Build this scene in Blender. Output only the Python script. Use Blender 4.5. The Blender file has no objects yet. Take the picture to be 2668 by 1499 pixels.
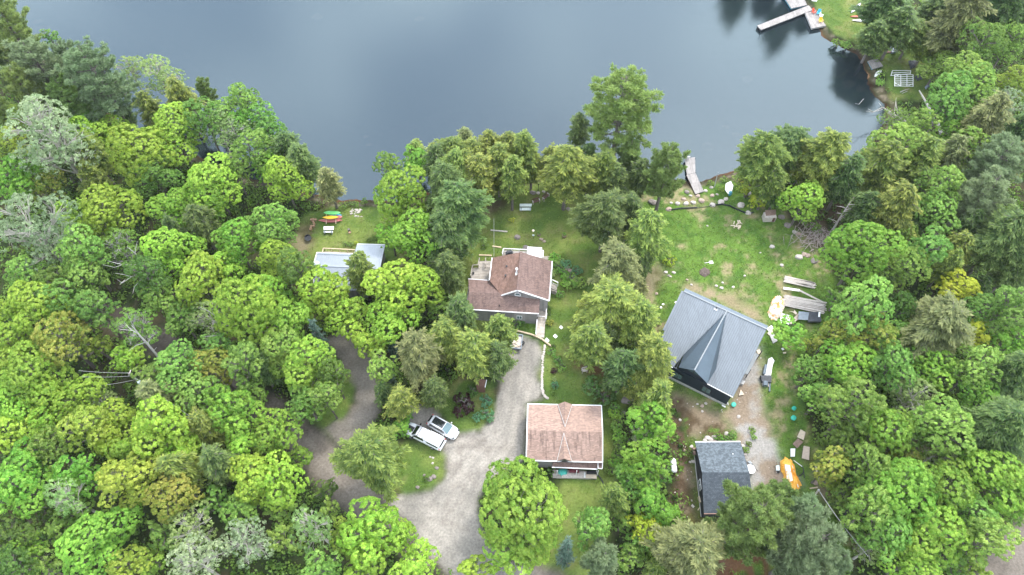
import bpy, math, random
import numpy as np
from mathutils import Vector, Matrix

# ------------------------------------------------------------------ camera, world, sun, exposure
sc = bpy.context.scene
TH = math.radians(56.0); FPX = 1790.0; HC = 92.0        # pitch below the horizon, focal length in photo pixels, flying height
cam_d = bpy.data.cameras.new("camera"); cam = bpy.data.objects.new("camera", cam_d)
sc.collection.objects.link(cam); sc.camera = cam
cam.location = (0, 0, HC); cam.rotation_euler = (math.radians(90) - TH, 0, 0)
cam_d.sensor_width = 36.0; cam_d.lens = FPX / 2668.0 * 36.0
cam_d.clip_start = 0.5; cam_d.clip_end = 4000

SUN_EL = math.radians(56); SUN_AZ = math.radians(38)      # azimuth clockwise from +Y (towards the lake)
w = bpy.data.worlds.new("World"); sc.world = w; w.use_nodes = True
nt = w.node_tree; nt.nodes.clear()
out = nt.nodes.new("ShaderNodeOutputWorld"); bg = nt.nodes.new("ShaderNodeBackground")
sky = nt.nodes.new("ShaderNodeTexSky"); sky.sky_type = 'NISHITA'; sky.sun_disc = False
sky.sun_elevation = SUN_EL; sky.sun_rotation = SUN_AZ; sky.air_density = 1.0; sky.dust_density = 1.5
tc = nt.nodes.new("ShaderNodeTexCoord")
mp = nt.nodes.new("ShaderNodeMapping"); mp.inputs['Scale'].default_value = (1.0, 1.0, 1.7)
nz = nt.nodes.new("ShaderNodeTexNoise"); nz.inputs['Scale'].default_value = 3.6; nz.inputs['Detail'].default_value = 5; nz.inputs['Roughness'].default_value = .5
cr = nt.nodes.new("ShaderNodeValToRGB"); cr.color_ramp.elements[0].position = .40; cr.color_ramp.elements[1].position = .62
cr.color_ramp.elements[0].color = (.28, .28, .28, 1); cr.color_ramp.elements[1].color = (.86, .86, .86, 1)
mx = nt.nodes.new("ShaderNodeMix"); mx.data_type = 'RGBA'
mx.inputs[7].default_value = (9.4, 10.0, 10.9, 1)          # lit cloud
L = nt.links.new
L(tc.outputs['Generated'], mp.inputs['Vector']); L(mp.outputs[0], nz.inputs['Vector']); L(nz.outputs['Fac'], cr.inputs[0])
L(cr.outputs[0], mx.inputs[0]); L(sky.outputs[0], mx.inputs[6]); L(mx.outputs[2], bg.inputs[0])
bg.inputs[1].default_value = 0.15; L(bg.outputs[0], out.inputs[0])
sun_d = bpy.data.lights.new("sun", 'SUN'); sun_d.energy = 1.25; sun_d.angle = math.radians(12); sun_d.color = (1, .95, .87)
sun = bpy.data.objects.new("sun", sun_d); sc.collection.objects.link(sun)
sd = Vector((math.sin(SUN_AZ) * math.cos(SUN_EL), math.cos(SUN_AZ) * math.cos(SUN_EL), math.sin(SUN_EL)))
sun.rotation_euler = sd.to_track_quat('Z', 'Y').to_euler(); sun.location = (60, 80, 150)
sc.view_settings.view_transform = 'Standard'; sc.view_settings.look = 'None'
sc.view_settings.exposure = 1.48; sc.view_settings.gamma = 1.0
sc.cycles.max_bounces = 6; sc.cycles.diffuse_bounces = 3; sc.cycles.glossy_bounces = 3
sc.cycles.transmission_bounces = 3; sc.cycles.transparent_max_bounces = 6

# ------------------------------------------------------------------ mapping from the survey photo to the ground
cT, sT = math.cos(TH), math.sin(TH)
def P(px, py, z=0.0):
    u = (px - 1334) / FPX; v = -(py - 749.5) / FPX
    dz = -sT + v * cT; t = (HC - z) / -dz
    return (u * t, (cT + v * sT) * t)
def V(px, py, z=0.0):
    x, y = P(px, py, z); return Vector((x, y, z))
def mpp(px, py, z=0.0):                       # metres per photo pixel there
    x, y = P(px, py, z); depth = y * cT + (HC - z) * sT
    return depth / FPX

# ------------------------------------------------------------------ helpers
C = sc.collection
def setp(o, label=None, cat=None, group=None, kind=None):
    if label: o['label'] = label
    if cat: o['category'] = cat
    if group: o['group'] = group
    if kind: o['kind'] = kind
    return o
def empty(name, loc, label, cat, group=None, rz=0.0):
    o = bpy.data.objects.new(name, None); C.objects.link(o); o.location = loc; o.rotation_euler = (0, 0, rz)
    o.empty_display_size = .3
    return setp(o, label, cat, group)
class MB:
    def __init__(s): s.v = []; s.f = []; s.smooth = False
    def add(s, vs, fs):
        n = len(s.v); s.v += [tuple(v) for v in vs]; s.f += [tuple(i + n for i in f) for f in fs]; return s
    def box(s, c, d, rz=0.0, rx=0.0, ry=0.0):
        m = Matrix.Rotation(rz, 3, 'Z') @ Matrix.Rotation(ry, 3, 'Y') @ Matrix.Rotation(rx, 3, 'X')
        vs = []
        for k in (-1, 1):
            for j in (-1, 1):
                for i in (-1, 1):
                    vs.append(Vector(c) + m @ Vector((i * d[0] / 2, j * d[1] / 2, k * d[2] / 2)))
        return s.add(vs, [(0, 2, 3, 1), (4, 5, 7, 6), (0, 1, 5, 4), (2, 6, 7, 3), (0, 4, 6, 2), (1, 3, 7, 5)])
    def slab(s, pts, t, up=0.0):                 # polygon pts (top face), thickness t downwards
        n = len(pts); pts = [Vector(p) + Vector((0, 0, up)) for p in pts]
        vs = pts + [p - Vector((0, 0, t)) for p in pts]
        fs = [tuple(range(n)), tuple(range(2 * n - 1, n - 1, -1))]
        for i in range(n):
            j = (i + 1) % n; fs.append((i, n + i, n + j, j))
        return s.add(vs, fs)
    def bar(s, a, b, wd, ht=None):               # a straight bar of rectangular section
        a = Vector(a); b = Vector(b); ht = ht or wd; d = (b - a)
        q = d.to_track_quat('X', 'Z').to_matrix()
        c = (a + b) / 2; vs = []
        for k in (-1, 1):
            for j in (-1, 1):
                for i in (-1, 1):
                    vs.append(c + q @ Vector((i * d.length / 2, j * wd / 2, k * ht / 2)))
        return s.add(vs, [(0, 2, 3, 1), (4, 5, 7, 6), (0, 1, 5, 4), (2, 6, 7, 3), (0, 4, 6, 2), (1, 3, 7, 5)])
    def tube(s, pts, rs, n=7, cap=True):
        pts = [Vector(p) for p in pts]
        if not hasattr(rs, '__len__'): rs = [rs] * len(pts)
        base = len(s.v); vs = []
        for i, p in enumerate(pts):
            d = (pts[min(i + 1, len(pts) - 1)] - pts[max(i - 1, 0)]).normalized()
            a = d.cross(Vector((0, 0, 1)))
            if a.length < .05: a = d.cross(Vector((1, 0, 0)))
            a.normalize(); b = d.cross(a)
            for k in range(n):
                t = 2 * math.pi * k / n; vs.append(p + (a * math.cos(t) + b * math.sin(t)) * rs[i])
        fs = []
        for i in range(len(pts) - 1):
            for k in range(n):
                k2 = (k + 1) % n; fs.append((i * n + k, i * n + k2, (i + 1) * n + k2, (i + 1) * n + k))
        if cap:
            fs.append(tuple(range(n))[::-1]); fs.append(tuple((len(pts) - 1) * n + k for k in range(n)))
        return s.add(vs, fs)
    def lathe(s, c, prof, n=20):                 # prof: list of (r, z)
        c = Vector(c); vs = []; fs = []
        for r, z in prof:
            for k in range(n):
                t = 2 * math.pi * k / n; vs.append(c + Vector((r * math.cos(t), r * math.sin(t), z)))
        for i in range(len(prof) - 1):
            for k in range(n):
                k2 = (k + 1) % n; fs.append((i * n + k, i * n + k2, (i + 1) * n + k2, (i + 1) * n + k))
        fs.append(tuple(range(n))[::-1]); fs.append(tuple((len(prof) - 1) * n + k for k in range(n)))
        return s.add(vs, fs)
    def mesh(s, name, mat=None, smooth=None):
        me = bpy.data.meshes.new(name); me.from_pydata(s.v, [], s.f); me.update()
        if mat: me.materials.append(mat)
        if smooth or s.smooth:
            me.polygons.foreach_set('use_smooth', [True] * len(me.polygons))
        return me
def obj(name, mb, mat, parent=None, label=None, cat=None, group=None, kind=None, smooth=False, bevel=0.0):
    me = mb.mesh(name, mat, smooth) if isinstance(mb, MB) else mb
    o = bpy.data.objects.new(name, me); C.objects.link(o)
    if parent is not None:                       # vertices were given in world space
        root = parent
        while root.parent is not None: root = root.parent
        if isinstance(mb, MB): me.transform(root.matrix_basis.inverted())
        o.parent = parent
    if bevel:
        b = o.modifiers.new('bevel', 'BEVEL'); b.width = bevel; b.segments = 2; b.limit_method = 'ANGLE'
    return setp(o, label, cat, group, kind)
def solo(name, mb, mat, label, cat, group=None, smooth=False, bevel=0.0):
    """one thing that is one mesh; origin moved to its base"""
    vs = np.array(mb.v); c = (float(vs[:, 0].mean()), float(vs[:, 1].mean()), float(vs[:, 2].min()))
    mb.v = [(a - c[0], b - c[1], d - c[2]) for a, b, d in mb.v]
    o = obj(name, mb, mat, None, label, cat, group, None, smooth, bevel); o.location = c
    return o

# ------------------------------------------------------------------ materials
def mat(name, col, rough=.7, metal=0.0, var=.12, scale=3.0, col2=None, bump=0.0, detail=6, spec=.5, streak=None, brick=None, coat=0.0, rot=0.0, thresh=None):
    m = bpy.data.materials.new(name); m.use_nodes = True; t = m.node_tree; N = t.nodes; k = t.links.new
    b = N['Principled BSDF']; b.inputs['Roughness'].default_value = rough; b.inputs['Metallic'].default_value = metal
    b.inputs['Specular IOR Level'].default_value = spec; b.inputs['Coat Weight'].default_value = coat
    tcn = N.new('ShaderNodeTexCoord'); mpn = N.new('ShaderNodeMapping'); mpn.inputs['Rotation'].default_value = (0, 0, rot)
    k(tcn.outputs['Object'], mpn.inputs[0])
    n = N.new('ShaderNodeTexNoise'); n.inputs['Scale'].default_value = scale; n.inputs['Detail'].default_value = detail
    k(mpn.outputs[0], n.inputs[0])
    mr = N.new('ShaderNodeMapRange'); mr.inputs[1].default_value = thresh[0] if thresh else .3; mr.inputs[2].default_value = thresh[1] if thresh else .7
    k(n.outputs['Fac'], mr.inputs[0])
    c2 = col2 or tuple(min(1, c * (1 + var)) for c in col); c1 = col if col2 else tuple(c * (1 - var) for c in col)
    mxn = N.new('ShaderNodeMix'); mxn.data_type = 'RGBA'; mxn.inputs[6].default_value = (*c1, 1); mxn.inputs[7].default_value = (*c2, 1)
    k(mr.outputs[0], mxn.inputs[0]); last = mxn.outputs[2]
    if brick:                                    # (width, row height, dark mortar factor)
        br = N.new('ShaderNodeTexBrick'); br.inputs['Scale'].default_value = 1.0; br.offset = .37
        br.inputs['Brick Width'].default_value = brick[0]; br.inputs['Row Height'].default_value = brick[1]
        br.inputs['Mortar Size'].default_value = brick[3] if len(brick) > 3 else .02; br.inputs['Bias'].default_value = -.1
        br.inputs['Color1'].default_value = (.72, .72, .72, 1); br.inputs['Color2'].default_value = (1.18, 1.16, 1.14, 1)
        br.inputs['Mortar'].default_value = (brick[2],) * 3 + (1,)
        k(mpn.outputs[0], br.inputs[0])
        mm = N.new('ShaderNodeMix'); mm.data_type = 'RGBA'; mm.blend_type = 'MULTIPLY'; mm.inputs[0].default_value = 1
        k(last, mm.inputs[6]); k(br.outputs[0], mm.inputs[7]); last = mm.outputs[2]
    n3 = N.new('ShaderNodeTexNoise'); n3.inputs['Scale'].default_value = scale * 9; n3.inputs['Detail'].default_value = 3
    k(mpn.outputs[0], n3.inputs[0])
    mr3 = N.new('ShaderNodeMapRange'); mr3.inputs[1].default_value = .25; mr3.inputs[2].default_value = .75
    mr3.inputs[3].default_value = 1 - var; mr3.inputs[4].default_value = 1 + var
    k(n3.outputs['Fac'], mr3.inputs[0])
    m3 = N.new('ShaderNodeMix'); m3.data_type = 'RGBA'; m3.blend_type = 'MULTIPLY'; m3.inputs[0].default_value = 1
    k(last, m3.inputs[6]); k(mr3.outputs[0], m3.inputs[7]); last = m3.outputs[2]
    if streak:                                   # run-down stains: (direction rotation, darkness, threshold)
        ms_ = N.new('ShaderNodeMapping'); ms_.inputs['Rotation'].default_value = (0, 0, streak[0]); ms_.inputs['Scale'].default_value = (2.6, .34, 1)
        k(tcn.outputs['Object'], ms_.inputs[0]); n5 = N.new('ShaderNodeTexNoise'); n5.inputs['Scale'].default_value = 1.0; n5.inputs['Detail'].default_value = 4; k(ms_.outputs[0], n5.inputs[0])
        r5 = N.new('ShaderNodeMapRange'); r5.inputs[1].default_value = streak[2]; r5.inputs[2].default_value = streak[2] + .12; r5.inputs[3].default_value = 1; r5.inputs[4].default_value = streak[1]
        k(n5.outputs['Fac'], r5.inputs[0]); m5 = N.new('ShaderNodeMix'); m5.data_type = 'RGBA'; m5.blend_type = 'MULTIPLY'; m5.inputs[0].default_value = 1
        k(last, m5.inputs[6]); k(r5.outputs[0], m5.inputs[7]); last = m5.outputs[2]
    k(last, b.inputs['Base Color'])
    if bump:
        bp = N.new('ShaderNodeBump'); bp.inputs['Strength'].default_value = bump; bp.inputs['Distance'].default_value = .05
        k(n3.outputs['Fac'], bp.inputs['Height']); k(bp.outputs[0], b.inputs['Normal'])
    return m
def leafmat(name, c1, c2, trans=.38, ovar=.16):
    """leaf colours vary from leaf to leaf (attribute lc) and from tree to tree (object random)"""
    m = bpy.data.materials.new(name); m.use_nodes = True; t = m.node_tree; N = t.nodes; k = t.links.new; N.clear()
    o = N.new('ShaderNodeOutputMaterial'); at = N.new('ShaderNodeAttribute'); at.attribute_name = 'lc'
    sp = N.new('ShaderNodeSeparateColor'); k(at.outputs['Color'], sp.inputs[0])
    mixc = N.new('ShaderNodeMix'); mixc.data_type = 'RGBA'; mixc.inputs[6].default_value = (*c1, 1); mixc.inputs[7].default_value = (*c2, 1)
    k(sp.outputs[0], mixc.inputs[0])
    oi = N.new('ShaderNodeObjectInfo'); mr = N.new('ShaderNodeMapRange'); mr.inputs[3].default_value = 1 - ovar; mr.inputs[4].default_value = 1 + ovar
    k(oi.outputs['Random'], mr.inputs[0])
    mu = N.new('ShaderNodeMath'); mu.operation = 'MULTIPLY'; k(mr.outputs[0], mu.inputs[0]); k(sp.outputs[1], mu.inputs[1])
    hs = N.new('ShaderNodeHueSaturation'); k(mixc.outputs[2], hs.inputs['Color']); k(mu.outputs[0], hs.inputs['Value'])
    wn = N.new('ShaderNodeTexWhiteNoise'); wn.noise_dimensions = '1D'; k(oi.outputs['Random'], wn.inputs['W'])
    mh = N.new('ShaderNodeMapRange'); mh.inputs[3].default_value = .482; mh.inputs[4].default_value = .518
    k(wn.outputs['Value'], mh.inputs[0]); k(mh.outputs[0], hs.inputs['Hue'])
    d = N.new('ShaderNodeBsdfPrincipled'); d.inputs['Roughness'].default_value = .55; d.inputs['Specular IOR Level'].default_value = .3
    tr = N.new('ShaderNodeBsdfTranslucent'); ms = N.new('ShaderNodeMixShader'); ms.inputs[0].default_value = trans
    k(hs.outputs[0], d.inputs['Base Color']); k(hs.outputs[0], tr.inputs['Color'])
    k(d.outputs[0], ms.inputs[1]); k(tr.outputs[0], ms.inputs[2]); k(ms.outputs[0], o.inputs[0])
    return m

# ------------------------------------------------------------------ value noise in numpy
_rs = np.random.RandomState(7); _T = _rs.rand(256, 256)
def vnoise(x, y):
    xi = np.floor(x).astype(int); yi = np.floor(y).astype(int); fx = x - xi; fy = y - yi
    fx = fx * fx * (3 - 2 * fx); fy = fy * fy * (3 - 2 * fy)
    a = _T[xi & 255, yi & 255]; b = _T[(xi + 1) & 255, yi & 255]; c = _T[xi & 255, (yi + 1) & 255]; d = _T[(xi + 1) & 255, (yi + 1) & 255]
    return a * (1 - fx) * (1 - fy) + b * fx * (1 - fy) + c * (1 - fx) * fy + d * fx * fy
def fbm(x, y, o=4):
    s = 0; a = .5; n = 0
    for i in range(o):
        s = s + a * vnoise(x + 17.3 * i, y - 9.1 * i); n += a; x = x * 2.03; y = y * 2.03; a *= .55
    return s / n
def sdist(poly, X, Y):
    """signed distance to polygon: negative inside"""
    n = len(poly); d = np.full(X.shape, 1e18); ins = np.zeros(X.shape, bool)
    for i in range(n):
        ax, ay = poly[i]; bx, by = poly[(i + 1) % n]
        ex, ey = bx - ax, by - ay; wx, wy = X - ax, Y - ay
        t = np.clip((wx * ex + wy * ey) / (ex * ex + ey * ey + 1e-9), 0, 1)
        d = np.minimum(d, (wx - ex * t) ** 2 + (wy - ey * t) ** 2)
        c = (ay > Y) != (by > Y)
        with np.errstate(divide='ignore', invalid='ignore'):
            xx = ax + (Y - ay) * ex / (ey if abs(ey) > 1e-9 else 1e-9)
        ins ^= c & (X < xx)
    d = np.sqrt(d); return np.where(ins, -d, d)
def ss(a, b, x):
    t = np.clip((x - a) / (b - a), 0, 1); return t * t * (3 - 2 * t)
def ppoly(pts): return [P(a, b) for a, b in pts]
def pline(pts, wm):
    """closed polygon round a polyline given in photo pixels, width in metres"""
    c = [Vector(P(a, b)) for a, b in pts]; l = []; r = []
    for i, p in enumerate(c):
        d = (c[min(i + 1, len(c) - 1)] - c[max(i - 1, 0)]).normalized(); n = Vector((-d.y, d.x))
        wi = wm[i] if hasattr(wm, '__len__') else wm
        l.append(tuple(p + n * wi / 2)); r.append(tuple(p - n * wi / 2))
    return l + r[::-1]

# ------------------------------------------------------------------ terrain
SHORE = [(-1200, -700), (-400, -120), (-150, 20), (0, 70), (80, 112), (150, 200), (300, 330), (450, 400), (600, 455), (740, 505), (830, 524), (900, 532), (965, 536),
         (1040, 540), (1120, 515), (1200, 494), (1300, 480), (1370, 474), (1420, 470), (1500, 452), (1600, 440), (1700, 455), (1750, 478),
         (1800, 490), (1850, 476), (1900, 462), (1950, 452), (2050, 452), (2150, 445), (2230, 428), (2290, 380), (2325, 320), (2318, 270),
         (2285, 215), (2280, 190), (2262, 160), (2235, 128), (2190, 108), (2160, 88), (2145, 66), (2128, 40), (2112, 15), (2080, -10), (2020, -60), (1930, -140), (1750, -330), (1500, -500)]
LAKE = ppoly(SHORE) + [(300, 900), (-900, 900)]
G_CENTRE = [(1190, 540), (1290, 490), (1400, 472), (1530, 465), (1600, 520), (1640, 640), (1650, 760), (1600, 860), (1600, 960), (1640, 1040), (1620, 1060), (1600, 1230),
            (1590, 1400), (1530, 1499), (1440, 1499), (1400, 1460), (1470, 1240), (1360, 1060), (1415, 1045), (1405, 890), (1330, 868), (1200, 850), (1160, 760), (1180, 640)]
G_LEFT = [(770, 600), (800, 560), (870, 536), (1000, 538), (1060, 600), (1060, 690), (1000, 700), (800, 760), (760, 700)]
G_RIGHT = [(1640, 470), (1700, 468), (1800, 492), (1910, 465), (2010, 480), (2050, 570), (2130, 640), (2180, 720), (2200, 800), (2120, 880), (2080, 1000), (2120, 1150), (2200, 1290),
           (2240, 1450), (2100, 1499), (1800, 1499), (1790, 1350), (1780, 1100), (1700, 960), (1680, 800), (1650, 640)]
G_MISC = [[(1080, 1160), (1130, 1150), (1158, 1190), (1150, 1240), (1110, 1275), (1040, 1290), (980, 1270), (1000, 1150)],
          [(1130, 1000), (1200, 990), (1290, 990), (1290, 1080), (1250, 1120), (1190, 1128), (1140, 1080)],
          [(800, 1100), (860, 1135), (900, 1100), (925, 1020), (950, 980), (850, 960), (780, 1040)],
          [(1200, 1380), (1260, 1400), (1330, 1440), (1400, 1460), (1560, 1440), (1560, 1499), (1440, 1520), (1330, 1445), (1240, 1400)],
          [(2080, -60), (2120, 10), (2150, 62), (2175, 90), (2245, 125), (2300, 120), (2260, 60), (2240, -60)],
          [(2250, 110), (2290, 160), (2310, 210), (2318, 260), (2420, 260), (2440, 160), (2400, 110)]]
DRIVE = [(1330, 868), (1350, 872), (1400, 885), (1414, 920), (1410, 990), (1418, 1040), (1376, 1050), (1366, 1200), (1310, 1230), (1270, 1260), (1250, 1300), (1252, 1380), (1290, 1430),
         (1340, 1462), (1420, 1499), (1200, 1540), (1130, 1450), (1040, 1340), (985, 1285), (1060, 1290), (1120, 1275), (1155, 1240), (1160, 1190), (1135, 1150), (1085, 1150), (1040, 1110),
         (1060, 1060), (1105, 1050), (1150, 1080), (1190, 1128), (1250, 1122), (1285, 1085), (1300, 1000), (1310, 930)]
ROAD = pline([(120, 770), (270, 810), (430, 900), (560, 990), (700, 1065), (800, 1150), (880, 1250), (960, 1310), (1070, 1390), (1200, 1450), (1350, 1500), (1500, 1560)], [4.4] * 5 + [5, 5.4, 5.4, 5.4, 5.2, 4.5, 4.5])
SPUR = pline([(880, 870), (930, 925), (958, 990), (960, 1050), (935, 1105), (880, 1150)], [4.4, 3.9, 3.5, 3.6, 4.2, 5.5])
ROAD2 = pline([(2520, 1560), (2620, 1480), (2700, 1400), (2800, 1320)], 5)
SITE = pline([(1955, 900), (1950, 980), (1945, 1080), (1975, 1180), (2010, 1250), (2000, 1330)], [3.0, 4.5, 5.6, 6.2, 6.5, 3.6])
SITE_B = [(1900, 1085), (1930, 1040), (1960, 1060), (1990, 1110), (1985, 1160), (1940, 1145), (1905, 1120)]
DIRT = [[(1760, 1030), (1890, 1070), (1905, 1120), (1880, 1160), (1810, 1150), (1805, 1340), (1760, 1360), (1750, 1180), (1700, 1040)],
        [(1800, 1350), (1960, 1350), (2010, 1420), (2020, 1560), (1880, 1560), (1820, 1450)],
        [(1780, 750), (2005, 850), (1990, 820), (1900, 770), (1800, 735)],
        [(1560, 990), (1500, 960), (1480, 930), (1545, 935), (1600, 980), (1580, 1040)],
        [(1650, 700), (1720, 690), (1730, 760), (1660, 760)],
        [(1990, 1290), (2080, 1300), (2100, 1380), (2020, 1390)],
        [(2100, 1180), (2130, 1200), (2190, 1330), (2160, 1320)], [(2100, 560), (2200, 520), (2190, 640), (2120, 650)], [(770, 590), (815, 575), (830, 600), (790, 680), (765, 690)], [(1240, 520), (1330, 520), (1300, 560), (1220, 570)]]

def axis(lo, hi, step, far):
    a = list(np.arange(lo, hi + step / 2, step)); g = step; x = hi; pos = []
    while x < far: g *= 1.35; x += g; pos.append(x)
    g = step; x = lo; neg = []
    while x > -far: g *= 1.35; x -= g; neg.append(x)
    return np.array(neg[::-1] + a + pos)
gx = axis(-120, 120, .42, 1400); gy = axis(12, 146, .42, 1400)
X, Y = np.meshgrid(gx, gy, indexing='ij'); X = X.ravel(); Y = Y.ravel(); nx, ny = len(gx), len(gy)
wob = (fbm(X / 3.1, Y / 3.1, 4) - .5); wob2 = (fbm(X / 1.1 + 50, Y / 1.1, 3) - .5)
dl = sdist(LAKE, X, Y) + wob * 2.2 + wob2 * .8
Z = np.where(dl < .6, -(0.6 - dl) * .16, 0.0); Z = np.maximum(Z, -4.0)
def lerp(a, b, t): return a * (1 - t)[:, None] + b * t[:, None]
def col(*c): return np.array(c, float)[None, :] * np.ones((len(X), 1))
n1 = fbm(X / 7, Y / 7, 5); n2 = fbm(X / 2.2 + 31, Y / 2.2 + 5, 5); n3 = fbm(X / .8 + 3, Y / .8 + 77, 3)
c = lerp(col(.026, .040, .012), col(.050, .045, .022), ss(.45, .66, n2))            # forest floor: moss and litter
grass = lerp(col(.075, .130, .024), col(.150, .190, .045), ss(.36, .66, n1 * .5 + n2 * .5))
grass = lerp(grass, col(.16, .155, .06), ss(.56, .74, n2) * .55)
rough = lerp(col(.095, .170, .028), col(.240, .210, .110), ss(.50, .66, n2 * .6 + n3 * .2 + n1 * .2))
rough = lerp(rough, col(.050, .115, .018), ss(.55, .66, fbm(X / 1.3 + 9, Y / 1.3 + 40, 4)) * .7); rough = rough * (.82 + .36 * fbm(X / .55, Y / .55 + 12, 2))[:, None]
def inside(p, soft=.7, wv=1.6): return ss(soft, -soft, sdist(p, X, Y) + wob * wv + wob2 * .9)
for p in [G_CENTRE, G_LEFT] + G_MISC: c = lerp(c, grass, inside(ppoly(p)))
c = lerp(c, rough, inside(ppoly(G_RIGHT)))
dirt = lerp(col(.085, .055, .034), col(.19, .145, .10), ss(.42, .62, n2)); red = lerp(col(.10, .045, .022), col(.14, .075, .045), n2)
for i, p in enumerate(DIRT):
    dd = red if i in (1, 3) else dirt
    if i == 2: dd = lerp(col(.33, .25, .17), col(.20, .17, .09), n2)
    c = lerp(c, dd, inside(ppoly(p), 1.4, 2.5) * (.95 if i < 4 else .75) * ss(.3, .42, n2 + .08))
gravel = lerp(col(.235, .218, .190), col(.330, .302, .260), ss(.35, .65, n2 * .6 + n1 * .4))
gravel = lerp(gravel, col(.19, .165, .14), ss(.52, .7, n3 * .4 + n1 * .6) * .6)
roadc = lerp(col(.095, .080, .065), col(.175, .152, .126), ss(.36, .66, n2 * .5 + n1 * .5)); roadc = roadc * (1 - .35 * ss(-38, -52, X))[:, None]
site = lerp(col(.29, .275, .25), col(.23, .180, .130), ss(.38, .54, n1 * .3 + n2 * .7))
RUTS = [[(1378, 885), (1365, 960), (1345, 1060), (1335, 1150), (1290, 1215), (1230, 1290), (1210, 1370), (1240, 1440), (1330, 1490)], [(1350, 880), (1335, 960), (1318, 1060), (1300, 1130), (1240, 1180), (1170, 1280), (1120, 1350), (1180, 1430)],
        [(1300, 1130), (1230, 1150), (1170, 1155)], [(1200, 1300), (1100, 1300), (1000, 1290), (900, 1230), (800, 1130), (700, 1050), (560, 960), (430, 880)], [(1180, 1330), (1080, 1340), (980, 1310), (880, 1230), (780, 1140), (690, 1070)], [(940, 920), (935, 1000), (900, 1070), (840, 1120)],
        [(1395, 890), (1390, 960), (1370, 1040)], [(1250, 1240), (1190, 1330), (1200, 1410), (1290, 1480)]]
rut = np.zeros(len(X)); sel = (np.abs(X) < 80) & (Y < 80)
for p in RUTS:
    c0_ = [P(a, b_) for a, b_ in p]; dd_ = np.full(sel.sum(), 1e9)
    for i in range(len(c0_) - 1):
        (ax, ay), (bx, by) = c0_[i], c0_[i + 1]; ex, ey = bx - ax, by - ay; wx, wy = X[sel] - ax, Y[sel] - ay
        t = np.clip((wx * ex + wy * ey) / (ex * ex + ey * ey), 0, 1); dd_ = np.minimum(dd_, np.hypot(wx - ex * t, wy - ey * t))
    dd_ = dd_ + wob[sel] * 1.1
    rut[sel] = np.maximum(rut[sel], np.exp(-((np.abs(dd_) - .78) / .30) ** 2))
gravel = gravel * (1 - .17 * rut[:, None] * col(1, .98, .95)) ; roadc = roadc * (1 + .30 * rut[:, None])
m_road = np.maximum(np.maximum(inside(ROAD, .8, 1.2), inside(SPUR, .8, 1.2)), inside(ROAD2, .8, 1.2))
m_drive = inside(ppoly(DRIVE), .55, 1.8); m_site = np.maximum(inside(SITE, 1.2, 2.5), inside(ppoly(SITE_B), .8, 2.0))
sp_dark = ss(0, 30, Y - 60)
spur_mask = inside(SPUR, .8, 1.2)
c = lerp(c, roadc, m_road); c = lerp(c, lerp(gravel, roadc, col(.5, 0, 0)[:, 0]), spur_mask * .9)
c = lerp(c, gravel, m_drive * ss(0, 1.6, -sdist(ppoly(DRIVE), X, Y) + 1.0 + wob * 3)); c = lerp(c, site, m_site)
# shallow brown bed; dimming by deeper water further out is painted into its colour
shore_m = ss(.9, -.2, dl); c = lerp(c, lerp(col(.09, .07, .045), col(.20, .165, .12), ss(.5, .6, n3)), shore_m * ss(-1.0, .6, dl))
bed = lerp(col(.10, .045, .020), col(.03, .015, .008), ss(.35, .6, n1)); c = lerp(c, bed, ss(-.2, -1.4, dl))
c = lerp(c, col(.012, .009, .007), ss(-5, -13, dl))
for (px, py, r) in [(1088, 8, 14), (815, 3, 16), (945, 322, 7), (955, 347, 8), (1900, 305, 10), (1925, 330, 14), (485, 218, 14), (2215, 210, 18), (2245, 225, 14), (2250, 193, 16), (90, 45, 14), (105, 62, 12), (1960, 170, 14), (1850, 365, 20)]:
    wx, wy = P(px, py); rr = r * mpp(px, py)
    c = lerp(c, col(.34, .19, .10), ss(1.15, .6, np.hypot(X - wx, (Y - wy)) / rr + wob2 * .6) * .95)
idx = np.arange(nx * ny).reshape(nx, ny)
quads = np.stack([idx[:-1, :-1], idx[1:, :-1], idx[1:, 1:], idx[:-1, 1:]], -1).reshape(-1, 4)
def fm(m): return m[quads].mean(1)
kindf = np.zeros(len(quads), int)
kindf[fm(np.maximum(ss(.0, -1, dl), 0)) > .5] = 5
kindf[(fm(m_road) > .5)] = 1; kindf[fm(m_drive) > .5] = 2; kindf[fm(m_site) > .5] = 3
lawn_mask = np.zeros(len(X))
for p in [G_CENTRE, G_LEFT, G_RIGHT] + G_MISC: lawn_mask = np.maximum(lawn_mask, inside(ppoly(p)))
kindf[(kindf == 0) & (fm(lawn_mask) > .5)] = 4

gm = bpy.data.materials.new('ground_cover'); gm.use_nodes = True; t = gm.node_tree; N = t.nodes; b = N['Principled BSDF']
b.inputs['Roughness'].default_value = .95; b.inputs['Specular IOR Level'].default_value = .15
at = N.new('ShaderNodeAttribute'); at.attribute_name = 'gc'; tcn = N.new('ShaderNodeTexCoord')
na = N.new('ShaderNodeTexNoise'); na.inputs['Scale'].default_value = 3.2; na.inputs['Detail'].default_value = 8; na.inputs['Roughness'].default_value = .72
L2 = t.links.new; L2(tcn.outputs['Object'], na.inputs[0])
mr = N.new('ShaderNodeMapRange'); mr.inputs[1].default_value = .28; mr.inputs[2].default_value = .72; mr.inputs[3].default_value = .62; mr.inputs[4].default_value = 1.38
L2(na.outputs['Fac'], mr.inputs[0]); mm = N.new('ShaderNodeMix'); mm.data_type = 'RGBA'; mm.blend_type = 'MULTIPLY'; mm.inputs[0].default_value = 1
L2(at.outputs['Color'], mm.inputs[6]); L2(mr.outputs[0], mm.inputs[7]); L2(mm.outputs[2], b.inputs['Base Color'])
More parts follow.
